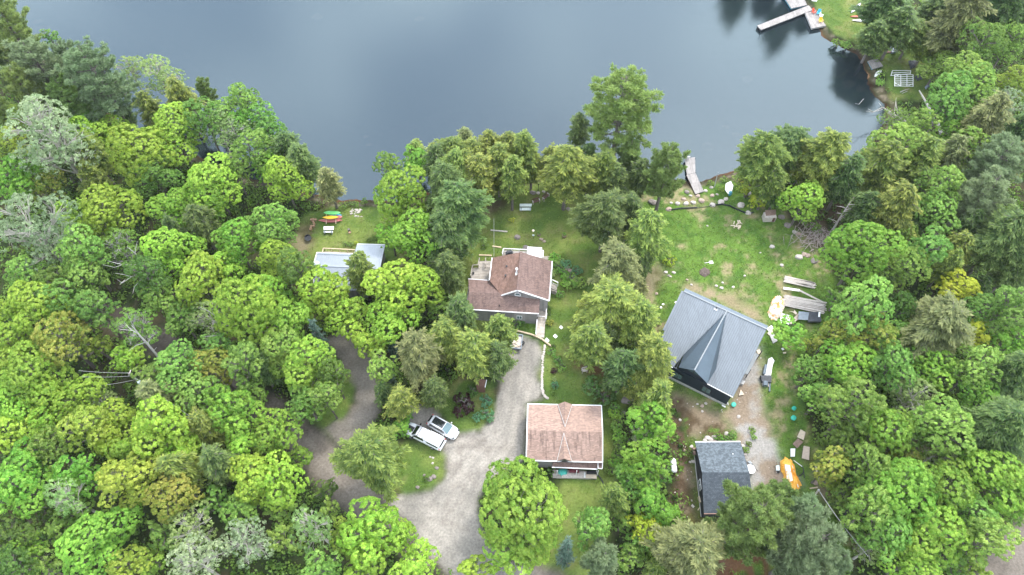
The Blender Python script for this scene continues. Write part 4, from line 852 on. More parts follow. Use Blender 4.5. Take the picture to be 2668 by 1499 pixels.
# dormer front
p0 = W1 + along * ((V(1843, 1000, 5.7) - W1).dot(along)) ; p1 = W1 + along * ((V(1768, 958, 5.7) - W1).dot(along)); pm = W1 + along * ((V(1809, 966, 7.3) - W1).dot(along))
m.add([p0 + Vector((0, 0, 3.3)), p1 + Vector((0, 0, 3.3)), p1 + Vector((0, 0, 5.55)), pm + Vector((0, 0, 7.05)), p0 + Vector((0, 0, 5.55))], [(0, 1, 2, 3, 4)])
obj('wall', m, M_NAVY, K_)
m = MB(); wallstrip(m, W1, W2, 0, .55, .24); wallstrip(m, W1, W1 + dn * Dw, 0, .55, .24); wallstrip(m, W2, W2 + dn * Dw, 0, .55, .24); obj('foundation', m, M_CONC, K_)
offv = -dn * .12
def wat(s): return W1 + along * s
window(K_, wat(2.6), wat(4.0), 1.1, 2.6, offv); window(K_, wat(7.0), wat(8.4), 1.1, 2.6, offv)
window(K_, pm - along * .95 , pm + along * .95, 4.5, 5.5, offv)
br = empty('porch_cover', V(1950, 985), "Low ribbed metal porch cover along the right wall of the dark house", 'porch'); m = MB()
q = [V(1969, 920, 2.9), V(1976, 925, 2.6), V(1947, 976, 2.6), V(1938, 973, 2.9)]; m.slab(q, .1); ribs(m, q[0], q[1], q[3], q[2], 3); obj('roof', m, M_METAL, br)
for (px, py) in ((1943, 984), (1972, 936)): obj('post', MB().bar(V(px, py, 0), V(px, py, 0) + Vector((0, 0, 2.6)), .1), M_BLACK, br)
obj('landing', MB().slab([V(1934, 990, .5), V(1942, 994, .5), V(1936, 1002, .5), V(1929, 998, .5)], .5), M_CONC, br)
pv = onroof(1865, 806); obj('roof_vent', MB().lathe(pv, [(.16, 0), (.07, .05), (.07, .5), (.10, .52), (.03, .58)], 10), M_BLACK, K_); obj('vent_flashing', MB().box(pv + Vector((0, 0, .03)), (.42, .42, .05), rz=-.5), M_WHITEP, K_)

# ------------------------------------------------------------------ dark shingled shed
S_ = empty('shed', V(1880, 1240), "Charcoal-shingled shed with black walls, partly under a pine at the bottom right", 'shed')
s1, s2, s3, s4, s5, s6 = V(1811, 1152, 2.5), V(1929, 1151, 2.5), V(1952, 1231, 3.9), V(1829, 1231, 3.9), V(1834, 1339, 2.1), V(1966, 1338, 2.1)
obj('roof', MB().slab([s1, s2, s3, s4], .14), M_CHAR, S_); obj('near_slope', MB().slab([s4, s3, s6, s5], .14), mat('shaded_charcoal_shingle', (.045, .060, .075), .8, var=.25, scale=2.5, col2=(.085, .105, .125), brick=(.30, .17, .6, .02)), S_)  # near slope gets a darker shingle copy, its shade put into the colour
obj('roof_trim', trimbar([s1, s2], .14, 0), M_WHITE, S_)
obj('roof_trim', trimbar([s5, s6], .1, -.02), mat('bronze_trim', (.25, .14, .10), .6), S_)
m = MB(); k0, k1, k2, k3 = V(1809, 1176), V(1920, 1176), V(1948, 1346), V(1828, 1347)
for a_, b_ in ((k0, k1), (k1, k2), (k2, k3), (k3, k0)): wallstrip(m, a_, b_, 0, 2.0, .12)
for (a_, b_, e1, r_, e2) in ((k0, k3, s1, s4, s5), (k1, k2, s2, s3, s6)):
    mdl = a_.lerp(b_, .5); m.add([a_ + Vector((0, 0, 2)), b_ + Vector((0, 0, 2)), mdl + Vector((0, 0, 3.6)), a_ + Vector((0, 0, 2.35))], [(0, 1, 2, 3)])
obj('wall', m, M_DARKW, S_); obj('sill_trim', MB().bar(k0 + Vector((-.1, 0, .12)), k3 + Vector((-.1, 0, .12)), .08), M_CONC, S_)
window(S_, k0.lerp(k3, .50), k0.lerp(k3, .66), 1.0, 1.9, Vector((-.12, 0, 0)))
obj('vent_cap', MB().lathe(V(1909, 1184, 3.1), [(.08, 0), (.08, .12), (.02, .15)], 8), M_WHITEP, S_)
solo('lumber_stack', MB().box(V(1810, 1172, .5), (.75, .28, .9)).box(V(1811, 1182, .45), (.6, .5, .7)), M_BRD, "Short stack of brown boards against the shed's top left corner", 'lumber')
solo('plywood_offcut', MB().box(V(1822, 1302, .45), (.12, .8, .7), rz=.1), M_PLY, "Plywood offcut leaning on the lower left wall of the shed", 'board')
solo('plank', MB().bar(V(1826, 1318, .08), V(1818, 1330, .06), .12, .05), M_WOOD, "Loose pale plank beside the shed's lower left corner", 'plank')
solo('plank', MB().bar(V(1802, 1316, .08), V(1808, 1322, .06), .3, .1), M_OLDW, "Stubby grey plank lying in the dirt left of the shed", 'plank')
heap('metal_scrap', [(1944, 1204), (1954, 1201), (1962, 1210), (1952, 1213)], .3, M_ALU, "Crumpled pale sheet lying just above the satellite dish", 'scrap', 5)
dsh = empty('satellite_dish', V(1954, 1224, 0), "White round satellite dish lying against the right wall of the shed", 'dish')
obj('dish', MB().lathe(V(1954, 1224, .35), [(.10, 0), (.42, .07), (.62, .2), (.66, .27), (.60, .24), (.40, .12), (.10, .06)], 24), M_WHITEP, dsh); obj('arm', MB().tube([V(1954, 1224, .35), V(1966, 1218, .5), V(1975, 1229, .3)], .035), M_BLACK, dsh); obj('base', MB().lathe(V(1954, 1224, 0), [(.2, 0), (.12, .36)], 10), M_STEEL, dsh)

# ------------------------------------------------------------------ grey cottage
T_ = empty('cottage', V(900, 690), "Grey metal-roofed cottage half hidden by maples, below the kayak rack", 'cottage')
t1, t2, t3, t4 = V(826, 658, 3.2), V(924, 662, 3.2), V(932, 636, 2.9), V(1003, 638, 2.9)
tl, tr__ = V(816, 692, 4.4), V(990, 700, 4.4); tb1, tb2 = V(817, 752, 3.0), V(984, 760, 3.0)
tmx = V(910, 696, 4.4)
m = MB().slab([t1, t2, tmx, tl], .14); m.slab([t3, t4, tr__, tmx], .14); m.slab([tl, tr__, tb2, tb1], .14)
ribs(m, t1, t2, tl, tmx, 16, .05, .035); ribs(m, t3, t4, tmx, tr__, 13, .05, .035); ribs(m, tl, tr__, tb1, tb2, 28, .05, .035)
obj('roof', m, M_METALL, T_); obj('ridge_cap', MB().bar(tl + Vector((0, 0, .06)), tr__ + Vector((0, 0, .06)), .25, .05), M_METALL, T_)
obj('roof_seam', trimbar([t1.lerp(tl, .14), t2.lerp(tmx, .14)], .06, .04), M_STEEL, T_); obj('roof_trim', trimbar([tb1, tl, t1, t2, t3, t4], .12, -.02), M_WHITE, T_)
m = MB(); cc = (t1 + t4 + tb1 + tb2) / 4
j1 = Vector((t3.x + .35, t2.y - .4, 0)); k1 = Vector((t3.x + .35, t3.y - .45, 0)); k2 = Vector((t4.x - .4, t4.y - .45, 0)); k3 = Vector((tb2.x - .4, tb2.y + .45, 0)); k4 = Vector((tb1.x + .4, tb1.y + .45, 0)); k5 = Vector((t1.x + .4, t1.y - .4, 0))
for a_, b_ in ((k5, j1), (j1, k1), (k1, k2), (k2, k3), (k3, k4), (k4, k5)): wallstrip(m, a_, b_, 0, 2.7)
obj('wall', m, M_GREYW, T_)
obj('skylight_dome', MB().lathe(V(826, 686, 4.1), [(.36, 0), (.34, .12), (.22, .24), (.05, .3)], 16), M_WHITEP, T_)
dz3 = 1.2; obj('deck', MB().slab([V(845, 656, dz3), V(928, 660, dz3), V(926, 674, dz3), V(843, 672, dz3)], .2), M_OLDW, T_)
rail(T_, [V(843, 668, dz3), V(846, 656, dz3), V(927, 660, dz3)], M_WOOD, bal=True)
solo('deck_chair', MB().box(V(857, 666, 1.6), (.55, .5, .08)).box(V(851, 664, 1.95), (.08, .5, .7)).box(V(857, 666, 1.4), (.4, .4, .35)), M_WHITEP, "White chair at the left end of the grey cottage's deck", 'chair')
solo('pipe_stub', MB().tube([V(803, 693, .9), V(816, 696, .9)], .05).tube([V(803, 693, .9), V(803, 697, 0)], .04), M_WHITEP, "White pipe sticking out of the grey cottage's left wall", 'pipe')
# small brown outbuilding at the drive
m = MB(); W_ = empty('woodshed', V(1258, 1006), "Tiny brown-roofed outbuilding under the hemlocks by the driveway", 'shed')
obj('roof', MB().slab([V(1240, 985, 2.6), V(1266, 990, 2.6), V(1262, 1008, 2.1), V(1240, 1000, 2.1)], .1), M_BRWN, W_); obj('roof_trim', trimbar([V(1268, 990, 2.62), V(1264, 1010, 2.1)], .1, .02), M_WHITE, W_)
obj('wall', MB().box(V(1253, 1008, 1.0), (1.2, .9, 2.0)), M_BRWN, W_)

# ------------------------------------------------------------------ cars
def loft(secs, n=14):
    """sections along x: (x, half width, z bottom, z top, squareness)"""
    m = MB(); vs = []; fs = []
    for (x, hw, zb, zt, e) in secs:
        for k in range(n):
            t = 2 * math.pi * k / n; c_, s_ = math.cos(t), math.sin(t); f = lambda v: math.copysign(abs(v) ** e, v)
            vs.append((x, hw * f(c_), (zb + zt) / 2 + (zt - zb) / 2 * f(s_)))
    for i in range(len(secs) - 1):
        for k in range(n): k2 = (k + 1) % n; fs.append((i * n + k, i * n + k2, (i + 1) * n + k2, (i + 1) * n + k))
    fs.append(tuple(range(n))[::-1]); fs.append(tuple((len(secs) - 1) * n + k for k in range(n)))
    return m.add(vs, fs)
def place(mb, o, rz):
    mt_ = Matrix.Translation(o) @ Matrix.Rotation(rz, 4, 'Z'); mb.v = [tuple(mt_ @ Vector(v)) for v in mb.v]; return mb
def wheels(root, o, rz, xs, hw, r=.36):
    for x in xs:
        for sg in (-1, 1):
            m = MB(); n = 16
            for (yy, rr, nm, mt_) in ((0, r, 'tyre', M_TYRE),):
                vs = [(x + rr * math.cos(2 * math.pi * k / n), sg * hw + j * .11, r + rr * math.sin(2 * math.pi * k / n)) for j in (-1, 1) for k in range(n)]
                m.add(vs, [tuple(range(n)), tuple(range(2 * n - 1, n - 1, -1))] + [(k, (k + 1) % n, n + (k + 1) % n, n + k) for k in range(n)])
            wh = obj('wheel', place(m, o, rz), M_TYRE, root)
            m = MB().box((x, sg * (hw + .115), r), (r * 1.1, .02, r * .25)).box((x, sg * (hw + .115), r), (r * .25, .025, r * 1.1)); obj('rim', place(m, o, rz), M_ALU, wh)
def quadp(pts): return MB().add(pts, [(0, 1, 2, 3)])
# SUV (nose towards +x in its own frame)
o_s = V(1156, 1119, 0); az = math.atan2(V(1187, 1135).y - V(1125, 1100).y, V(1187, 1135).x - V(1125, 1100).x)
sv = empty('suv', o_s, "White five-door SUV with panoramic glass roof parked by the plum bush", 'car', None, az)
def pl(mb): return place(mb, o_s, az)
obj('body', pl(loft([(-2.32, .55, .5, .95, .5), (-2.22, .86, .34, 1.12, .35), (-1.6, .93, .26, 1.18, .3), (0, .95, .25, 1.10, .3), (1.1, .94, .26, 1.04, .32), (1.75, .90, .28, .98, .36), (2.2, .76, .34, .82, .42), (2.36, .5, .42, .68, .5)], 20)), M_CARW, sv, smooth=True)
obj('cabin', pl(loft([(-2.18, .60, .9, 1.22, .4), (-1.85, .70, 1.0, 1.58, .38), (-1.2, .74, 1.0, 1.68, .36), (-.2, .74, 1.0, 1.68, .36), (.35, .72, 1.0, 1.58, .38), (1.2, .70, .9, 1.08, .4)], 20)), M_CARW, sv, smooth=True)
obj('roof_glass', pl(MB().slab([(-1.55, -.52, 1.73), (.22, -.52, 1.70), (.22, .52, 1.70), (-1.55, .52, 1.73)], .05)), M_CARG, sv)
obj('windscreen', pl(MB().slab([(.30, -.62, 1.66), (1.16, -.72, 1.17), (1.16, .72, 1.17), (.30, .62, 1.66)], .05)), M_CARB, sv)
obj('rear_window', pl(MB().slab([(-2.28, -.52, 1.22), (-1.93, -.50, 1.60), (-1.93, .50, 1.60), (-2.28, .52, 1.22)], .04)), M_CARG, sv)
for sg in (-1, 1):
    obj('side_window', pl(MB().add([(-1.85, sg * .90, 1.14), (.95, sg * .90, 1.12), (.3, sg * .73, 1.55), (-1.6, sg * .74, 1.57)], [(0, 1, 2, 3)])), M_CARG, sv)
    obj('mirror', pl(MB().box((.75, sg * 1.03, 1.12), (.16, .2, .14))), M_CARW, sv, bevel=.03)
    obj('headlight', pl(MB().box((2.08, sg * .66, .80), (.34, .24, .12), rz=-sg * .4)), M_CARG, sv)
    obj('tail_light', pl(MB().box((-2.20, sg * .74, 1.02), (.16, .22, .16))), M_LAMP, sv)
    obj('roof_rail', pl(MB().bar((-1.6, sg * .66, 1.74), (.2, sg * .64, 1.70), .04)), M_ALU, sv)
wheels(sv, o_s, az, (-1.4, 1.42), .86)
# pickup with a canopy (nose towards upper left)
o_t = V(1108, 1142, 0); az2 = math.atan2(V(1055, 1116).y - V(1150, 1164).y, V(1055, 1116).x - V(1150, 1164).x)
tk = empty('pickup_truck', o_t, "White pickup truck with a white bed canopy and black crossbars, nose under the bushes", 'pickup', None, az2)
def pt(mb): return place(mb, o_t, az2)
obj('body', pt(loft([(-2.85, .80, .5, 1.02, .3), (-2.75, .93, .40, 1.10, .25), (-1.2, .95, .38, 1.12, .25), (.2, .95, .38, 1.12, .25), (1.3, .95, .38, 1.15, .28), (2.3, .92, .40, 1.10, .3), (2.75, .84, .45, .98, .36), (2.88, .7, .5, .85, .45)], 20)), M_CARW, tk, smooth=True)
obj('cab', pt(loft([(-.55, .78, 1.0, 1.70, .3), (-.45, .78, 1.0, 1.80, .3), (.75, .76, 1.0, 1.78, .32), (1.0, .74, 1.0, 1.68, .34), (1.55, .76, .98, 1.18, .4)], 18)), M_CARW, tk, smooth=True)
obj('canopy', pt(loft([(-2.80, .82, 1.0, 1.62, .22), (-2.65, .84, 1.0, 1.80, .22), (-.75, .84, 1.0, 1.84, .22), (-.62, .82, 1.0, 1.78, .22)], 18)), M_CARW, tk, smooth=True)
obj('windscreen', pt(MB().slab([(1.02, -.62, 1.76), (1.02, .62, 1.76), (1.66, .74, 1.22), (1.66, -.74, 1.22)], .04)), M_CARG, tk)
obj('canopy_rear_window', pt(MB().slab([(-2.90, -.62, 1.25), (-2.74, -.60, 1.70), (-2.74, .60, 1.70), (-2.90, .62, 1.25)], .03)), M_CARG, tk)
for sg in (-1, 1):
    obj('side_window', pt(MB().add([(-.35, sg * .90, 1.2), (1.35, sg * .90, 1.2), (.95, sg * .78, 1.66), (-.3, sg * .78, 1.68)], [(0, 1, 2, 3)])), M_CARG, tk)
    obj('canopy_window', pt(MB().add([(-2.6, sg * .90, 1.22), (-.85, sg * .90, 1.22), (-.85, sg * .855, 1.60), (-2.6, sg * .855, 1.60)], [(0, 1, 2, 3)])), M_CARG, tk)
    obj('mirror', pt(MB().box((1.25, sg * 1.08, 1.25), (.16, .26, .2))), M_CARG, tk); obj('tail_light', pt(MB().box((-2.84, sg * .84, .95), (.08, .14, .3))), M_LAMP, tk)
    obj('headlight', pt(MB().box((2.72, sg * .72, .88), (.2, .3, .14))), M_ALU, tk)
for x in (-.2, .65): obj('roof_bar', pt(MB().bar((x, -.85, 1.93), (x, .85, 1.93), .06).bar((x, -.7, 1.78), (x, -.7, 1.93), .05).bar((x, .7, 1.78), (x, .7, 1.93), .05)), M_BLACK, tk)
obj('bumper', pt(MB().box((-2.95, 0, .62), (.16, 1.7, .2))), M_ALU, tk); obj('hood_scoop', pt(MB().box((2.2, 0, 1.13), (.9, .7, .04))), M_BLACK, tk)
wheels(tk, o_t, az2, (-1.75, 1.85), .88, .40)

# utility trailer
tt_ = empty('utility_trailer', V(1345, 890), "Open utility trailer loaded with scraps at the head of the gravel driveway", 'trailer')
f = [V(1333, 872, .6), V(1362, 876, .6), V(1357, 912, .6), V(1330, 908, .6)]
obj('bed', MB().slab(f, .12), M_OLDW, tt_); m = MB()
for i in range(4): a_, b_ = f[i], f[(i + 1) % 4]; m.bar(a_ + Vector((0, 0, .18)), b_ + Vector((0, 0, .18)), .09, .38)
obj('side_rail', m, M_STEEL, tt_)
m = MB(); rr = random.Random(4)
for i in range(9): m.box(V(1337 + rr.random() * 19, 878 + rr.random() * 26, .68 + rr.random() * .15), (rr.uniform(.3, .9), .12, .1), rz=rr.random() * 3)
obj('load', m, M_PLY, tt_)
for px, py in ((1331, 892), (1362, 895)): obj('wheel', MB().lathe(V(px, py, .1), [(.3, .1), (.3, .3)], 14), M_TYRE, tt_)

# ------------------------------------------------------------------ boats
def boat(name, a, b, wd, ht, z, mt, label, cat, grp=None, cock=None, flip=False, e=1.6):
    a = V(*a, z); b = V(*b, z); d = b - a; n = 13; m = MB(); u_ = d.normalized(); s_ = Vector((-u_.y, u_.x, 0)); vs = []; fs = []; k_ = 10
    for i in range(n):
        t = i / (n - 1); w_ = wd / 2 * (max(0.02, 1 - abs(2 * t - 1) ** e)) ** .8; c_ = a + d * t
        for k in range(k_):
            an = 2 * math.pi * k / k_; up = math.sin(an) * ht / 2 * (.55 if (math.sin(an) > 0) != flip else 1) * (.4 + .6 * (w_ / (wd / 2)))
            vs.append(c_ + s_ * math.cos(an) * w_ + Vector((0, 0, ht / 2 + up + .10 * ht * abs(2 * t - 1) ** 3)))
    for i in range(n - 1):
        for k in range(k_): k2 = (k + 1) % k_; fs.append((i * k_ + k, i * k_ + k2, (i + 1) * k_ + k2, (i + 1) * k_ + k))
    fs.append(tuple(range(k_))[::-1]); fs.append(tuple((n - 1) * k_ + k for k in range(k_)))
    root = empty(name, (a + b) / 2, label, cat, grp); obj('hull', m.add(vs, fs), mt, root, smooth=True)
    if cock:
        for (t, ln) in cock:
            c_ = a + d * t + Vector((0, 0, ht * .80)); m = MB(); vv = []; nn = 14
            for j in range(nn): an = 2 * math.pi * j / nn; vv.append(c_ + u_ * math.cos(an) * ln + s_ * math.sin(an) * wd * .28)
            vv2 = [v + Vector((0, 0, .05)) for v in vv]; m.add(vv + vv2, [tuple(range(nn, 2 * nn))] + [(j, (j + 1) % nn, nn + (j + 1) % nn, nn + j) for j in range(nn)]); obj('seat_well', m, M_BLACK, root)
    return root
g1 = 'kayaks on the rack by the left lawn'
rk = empty('kayak_rack', V(868, 572), "Low wooden rack holding the bright kayaks on the left lawn", 'rack')
for px in (850, 875): m = MB().bar(V(px, 583, .55), V(px, 556, 1.0), .09); m.bar(V(px, 583, 0), V(px, 583, .6), .09).bar(V(px, 560, 0), V(px, 560, 1.0), .09); obj('frame', m, M_WOOD, rk)
boat('kayak', (844, 556), (888, 557), .80, .32, 1.15, M_GRN, "Bright green upturned kayak, top one on the kayak rack", 'kayak', g1, None, True, 3.2)
boat('kayak', (841, 569), (883, 568), .82, .34, .95, M_YEL, "Orange-yellow upturned kayak in the middle of the rack", 'kayak', g1, None, True)
boat('canoe', (831, 577), (893, 577), .95, .42, .12, M_CANOE, "Faded red upturned canoe lying in front of the kayak rack", 'canoe', None, None, True)
boat('kayak', (858, 561), (891, 563), .75, .3, .35, M_BLUE, "Blue kayak half hidden under the green one", 'kayak', g1, None, True)
boat('canoe', (868, 569), (893, 568), .85, .4, .3, M_CANOE, "Short dark-red boat end sticking out behind the yellow kayak", 'boat', None, None, True, 3)
# white garden bench/table pair
def bench2(px0, px1, y0, y1, y2, y3, z, label, name, mt):
    root = empty(name, V((px0 + px1) / 2, (y0 + y3) / 2 + 4), label, 'picnic table')
    obj('table_top', MB().slab([V(px0, y0, z), V(px1, y0, z), V(px1 - 1, y1, z), V(px0, y1, z)], .08), mt, root, bevel=.03)
    obj('seat', MB().slab([V(px0, y2, z * .6), V(px1 - 2, y2, z * .6), V(px1 - 3, y3, z * .6), V(px0, y3, z * .6)], .08), mt, root, bevel=.03)
    for px in (px0 + 4, px1 - 5): obj('leg', MB().box(V(px, (y1 + y2) / 2 + 3, z * .4), (.1, 1.0, z * .75)), M_STEEL, root)
    return root
bench2(843, 870, 590, 599, 602, 606, .85, "White low table and bench pair below the kayaks", 'garden_table', M_WHITEP)
bench2(1354, 1386, 531, 538, 541, 548, .8, "White picnic table under the shoreline hemlocks of the centre lawn", 'picnic_table', M_PALE)
def park_bench(a, b, mt, label, z=.5):
    a_, b_ = V(*a, 0), V(*b, 0); u_ = (b_ - a_).normalized(); s_ = Vector((-u_.y, u_.x, 0)); rt = empty('garden_bench', (a_ + b_) / 2, label, 'bench', 'wooden benches by the water')
    up = Vector((0, 0, 1)); obj('seat', MB().bar(a_ + up * z, b_ + up * z, .45, .06), mt, rt); obj('backrest', MB().bar(a_ + up * (z + .4) + s_ * .25, b_ + up * (z + .4) + s_ * .25, .06, .35), mt, rt)
    for q_ in (a_, b_): obj('armrest', MB().bar(q_ + up * (z + .25) - s_ * .25, q_ + up * (z + .25) + s_ * .25, .14, .06).bar(q_ - s_ * .2, q_ - s_ * .2 + up * (z + .25), .08).bar(q_ + s_ * .2, q_ + s_ * .2 + up * (z + .25), .08), M_OLDW, rt)
park_bench((1388, 532), (1405, 527), M_BRWN, "Brown bench with pale arms right beside the white picnic table"); park_bench((1415, 524), (1428, 512), M_BRWN, "Brown slanted bench farthest right by the water")
park_bench((1516, 970), (1528, 968), M_OLDW, "Small grey bench under the hemlock trunk above the garage")

# ------------------------------------------------------------------ docks
def dock(name, pts, z, label, fl=None, cat='dock', posts=(), t=.16, piece=None):
    root = empty(name, sum((V(a, b) for a, b in pts), Vector()) / len(pts), label, cat)
    obj('deck_boards', MB().slab([V(a, b, z) for a, b in pts], t), M_DOCK, root)
    if fl: obj('float', MB().slab([V(a, b, z - t - .01) for a, b in pts], .35), fl, root)
    for (a, b) in posts: obj('post', MB().tube([V(a, b, -1.2), V(a, b, z + .5)], .05, 6), M_STEEL, root)
    return root
M_DOCK2 = M_DOCK
d_ = dock('dock', [(1784, 412), (1811, 410), (1812, 450), (1790, 455)], .35, "Weathered lake dock bending down to the boulder shore, two white chairs at its end", posts=((1812, 411), (1813, 448)))
obj('ramp_boards', MB().slab([V(1789, 456, .36), V(1812, 450.5, .36), V(1834, 499, .30), V(1812, 506, .30)], .15), M_DOCK, d_)
obj('joist', MB().bar(V(1788, 457, .15), V(1811, 507, .12), .1), M_BRWN, d_)
for k, px in enumerate((1787, 1792)):
    ch_ = empty('dock_chair', V(px, 414, .36), "White chair at the end of the bending dock, " + ("left one" if k == 0 else "right one"), 'chair', 'white chairs on the dock'); p = V(px, 414, .36)
    obj('seat', MB().box(p + Vector((0, 0, .35)), (.45, .45, .06)), M_WHITEP, ch_); obj('backrest', MB().box(p + Vector((0, -.25, .65)), (.45, .06, .6), rx=.2), M_WHITEP, ch_)
    for sx in (-.2, .2):
        for sy in (-.2, .2): obj('leg', MB().bar(p + Vector((sx, sy, 0)), p + Vector((sx, sy, .35)), .05), M_WHITEP, ch_)
dock('long_dock', [(1973, 67), (2106, 14), (2118, 26), (1983, 78)], .35, "Long narrow straight dock at the top right bay", M_BLACK, posts=((1984, 79), (2031, 58), (2066, 30), (2072, 40), (2085, 22), (2097, 34)))
dock('floating_dock', [(2040, -12), (2090, -14), (2103, 13), (2062, 22)], .40, "Square float with blue underside above the long dock", M_FLOAT)
dock('swim_dock', [(2098, 34), (2125, 28), (2152, 67), (2115, 74)], .45, "Square dock carrying four bright plastic chairs beside the long dock", M_CONC)
dock('swim_raft', [(2261, 159), (2286, 152), (2301, 172), (2273, 180)], .35, "Small square raft with blue floats moored at the right bank", M_FLOAT, 'raft')
def chair(px, py, z, mt, label, rz, grp='plastic chairs on the square dock'):
    p = V(px, py, z); rt = empty('plastic_chair', p, label, 'chair', grp, rz); R_ = Matrix.Rotation(rz, 3, 'Z')
    def T(v): return p + R_ @ Vector(v)
    m = MB().box(p + Vector((0, 0, .32)), (.6, .62, .07), rz=rz); obj('seat', m, mt, rt, bevel=.02)
    obj('backrest', MB().box(T((0, .36, .68)), (.62, .09, .75), rz=rz, rx=-.3), mt, rt, bevel=.03)
    for sx in (-.34, .34):
        obj('armrest', MB().box(T((sx, .02, .58)), (.13, .7, .05), rz=rz), mt, rt)
        for sy in (-.28, .28): obj('leg', MB().bar(T((sx, sy, 0)), T((sx, sy, .58)), .07), mt, rt)
chair(2119, 35, .46, M_RED, "Red plastic chair on the square dock", .6); chair(2132, 38, .46, M_BLUE, "Blue plastic chair on the square dock", -.3)
chair(2138, 46, .46, M_WHITEP, "White plastic chair on the square dock", .9); chair(2137, 58, .46, M_YEL, "Yellow plastic chair on the square dock", .1)
boat('paddle_board', (2278, 202), (2297, 182), .85, .16, .12, M_WHITEP, "White paddle board lying on the bank below the square raft", 'paddle board', None, None, True)
m_ = 'boats beached at the top right'
boat('rowing_boat', (2216, 36), (2242, 10), .95, .4, .05, M_ALU, "Silver canoe on the grass, uppermost of the beached boats", 'canoe', None, [(.35, .45), (.68, .45)])
boat('kayak', (2214, 45), (2266, 45), .75, .35, .05, M_RED, "Red-nosed kayak on the grass between the silver canoe and white boat", 'kayak', m_, [(.5, .5)]); boat('kayak', (2219, 55), (2262, 55), .85, .35, .05, M_WHITEP, "White boat on the grass, lowest of the beached boats", 'boat', m_, [(.6, .4)])
heap('white_scrap', [(2113, 0), (2130, 0), (2128, 5), (2118, 4)], .25, M_WHITEP, "Small white object on the grass at the top edge", 'scrap', 8)
# things on the upper right clearing
hb = empty('boat_hull', V(2330, 128), "Grey upturned rowboat in the trees of the upper right clearing", 'boat'); m = MB().slab([V(2318, 113, .5), V(2331, 113, .5), V(2339, 134, .5), V(2325, 137, .5)], .35); m.slab([V(2322, 116, .62), V(2328, 116, .62), V(2334, 131, .62), V(2328, 132, .62)], .1); obj('hull', m, M_STEEL, hb)
solo('plank_stack', MB().box(V(2314, 136, .12), (1.5, .5, .2), rz=.15), M_BRD, "Low stack of brown planks left of the grey rowboat", 'lumber'); solo('crate', MB().box(V(2347, 125, .3), (.9, 1.3, .6), rz=.1), M_BRD, "Brown crate right of the grey rowboat in the trees", 'crate')
boat('kayak', (2366, 119), (2373, 137), .6, .3, .05, M_YEL, "Yellow kayak end poking out of the upper right trees", 'kayak', None, None, True)
heap('tarp', [(2366, 159), (2389, 159), (2385, 176), (2372, 182)], .5, M_TARP, "Black tarp over a pile right of the upper clearing", 'tarp', 11); heap('tarp', [(2381, 202), (2396, 198), (2403, 208), (2390, 212)], .6, M_TARP, "Dark bundle right of the white lattice frames", 'tarp', 12)
heap('tarp', [(2408, 228), (2420, 220), (2428, 222), (2412, 234)], .5, M_STEEL, "Grey bundle beside the upper end of the fallen trunk", 'bundle', 14)
def lattice(p4, nx_, ny_, z, label, diag=True):
    rt = empty('lattice_frame', sum((V(a, b) for a, b in p4), Vector()) / 4, label, 'frame', 'white lattice frames on the upper clearing'); q = [V(a, b, z) for a, b in p4]; m = MB()
    for i in range(nx_ + 1): t = i / nx_; m.bar(q[0].lerp(q[1], t), q[3].lerp(q[2], t), .11, .08)
    m2 = MB()
    for i in range(ny_ + 1): t = i / ny_; m2.bar(q[0].lerp(q[3], t) + Vector((0, 0, .08)), q[1].lerp(q[2], t) + Vector((0, 0, .08)), .10, .07)
    obj('frame', m, M_WHITEP, rt); obj('slats', m2, M_WHITEP, rt)
    if diag: obj('brace', MB().bar(q[0].lerp(q[3], .25) + Vector((0, 0, .15)), q[0].lerp(q[1], .28) + Vector((0, 0, .15)), .07).bar(q[3].lerp(q[0], .25) + Vector((0, 0, .15)), q[3].lerp(q[2], .28) + Vector((0, 0, .15)), .07).bar(q[2].lerp(q[1], .25) + Vector((0, 0, .15)), q[2].lerp(q[3], .28) + Vector((0, 0, .15)), .07), M_WHITEP, rt)
lattice([(2331, 195), (2379, 196), (2379, 226), (2331, 225)], 3, 6, .5, "Large white lattice frame lying flat on the upper clearing"); lattice([(2325, 185), (2373, 185), (2372, 193), (2321, 198)], 1, 2, .3, "Narrow white frame behind the large lattice frame", False)
solo('driftwood', MB().tube([V(2346, 240, .1), V(2358, 235, .15), V(2369, 232, .1)], [.12, .1, .05], 6).tube([V(2350, 244, .1), V(2364, 238, .1)], .06, 5), BARKS, "Bleached driftwood just below the white lattice frames", 'log')
def log(pts, rs, label, mt=BARKS, z=.35, name='fallen_trunk', br=()):
    m = MB().tube([V(a, b, z if len(pts[0]) < 3 else 0) for a, b in pts], rs, 8)
    for (a, b) in br: m.tube([V(*a, z + .2), V((a[0] + b[0]) / 2, (a[1] + b[1]) / 2, z + .9), V(*b, z + .5)], [.08, .05, .02], 5)
    return solo(name, m, mt, label, 'log', 'fallen trunks')
log([(2395, 236), (2415, 270), (2432, 305), (2448, 332), (2454, 350)], [.12, .2, .28, .34, .36], "Thick fallen trunk sloping down from the upper right clearing", z=2.2)
log([(2412, 262), (2424, 300), (2432, 325)], [.08, .12, .16], "Thinner fallen trunk alongside the thick one", z=1.6); log([(2345, 373), (2395, 368), (2425, 363)], [.08, .13, .17], "Horizontal fallen trunk below the two sloping trunks", z=2.0)
log([(2256, 290), (2275, 292), (2300, 280), (2330, 300), (2360, 318)], [.03, .06, .1, .18, .22], "Leaning dead trunk with pale twigs over the water at the right bay", z=3.0, br=(((2300, 282), (2290, 268)), ((2330, 300), (2335, 255)), ((2340, 305), (2334, 262)), ((2275, 292), (2262, 284))))
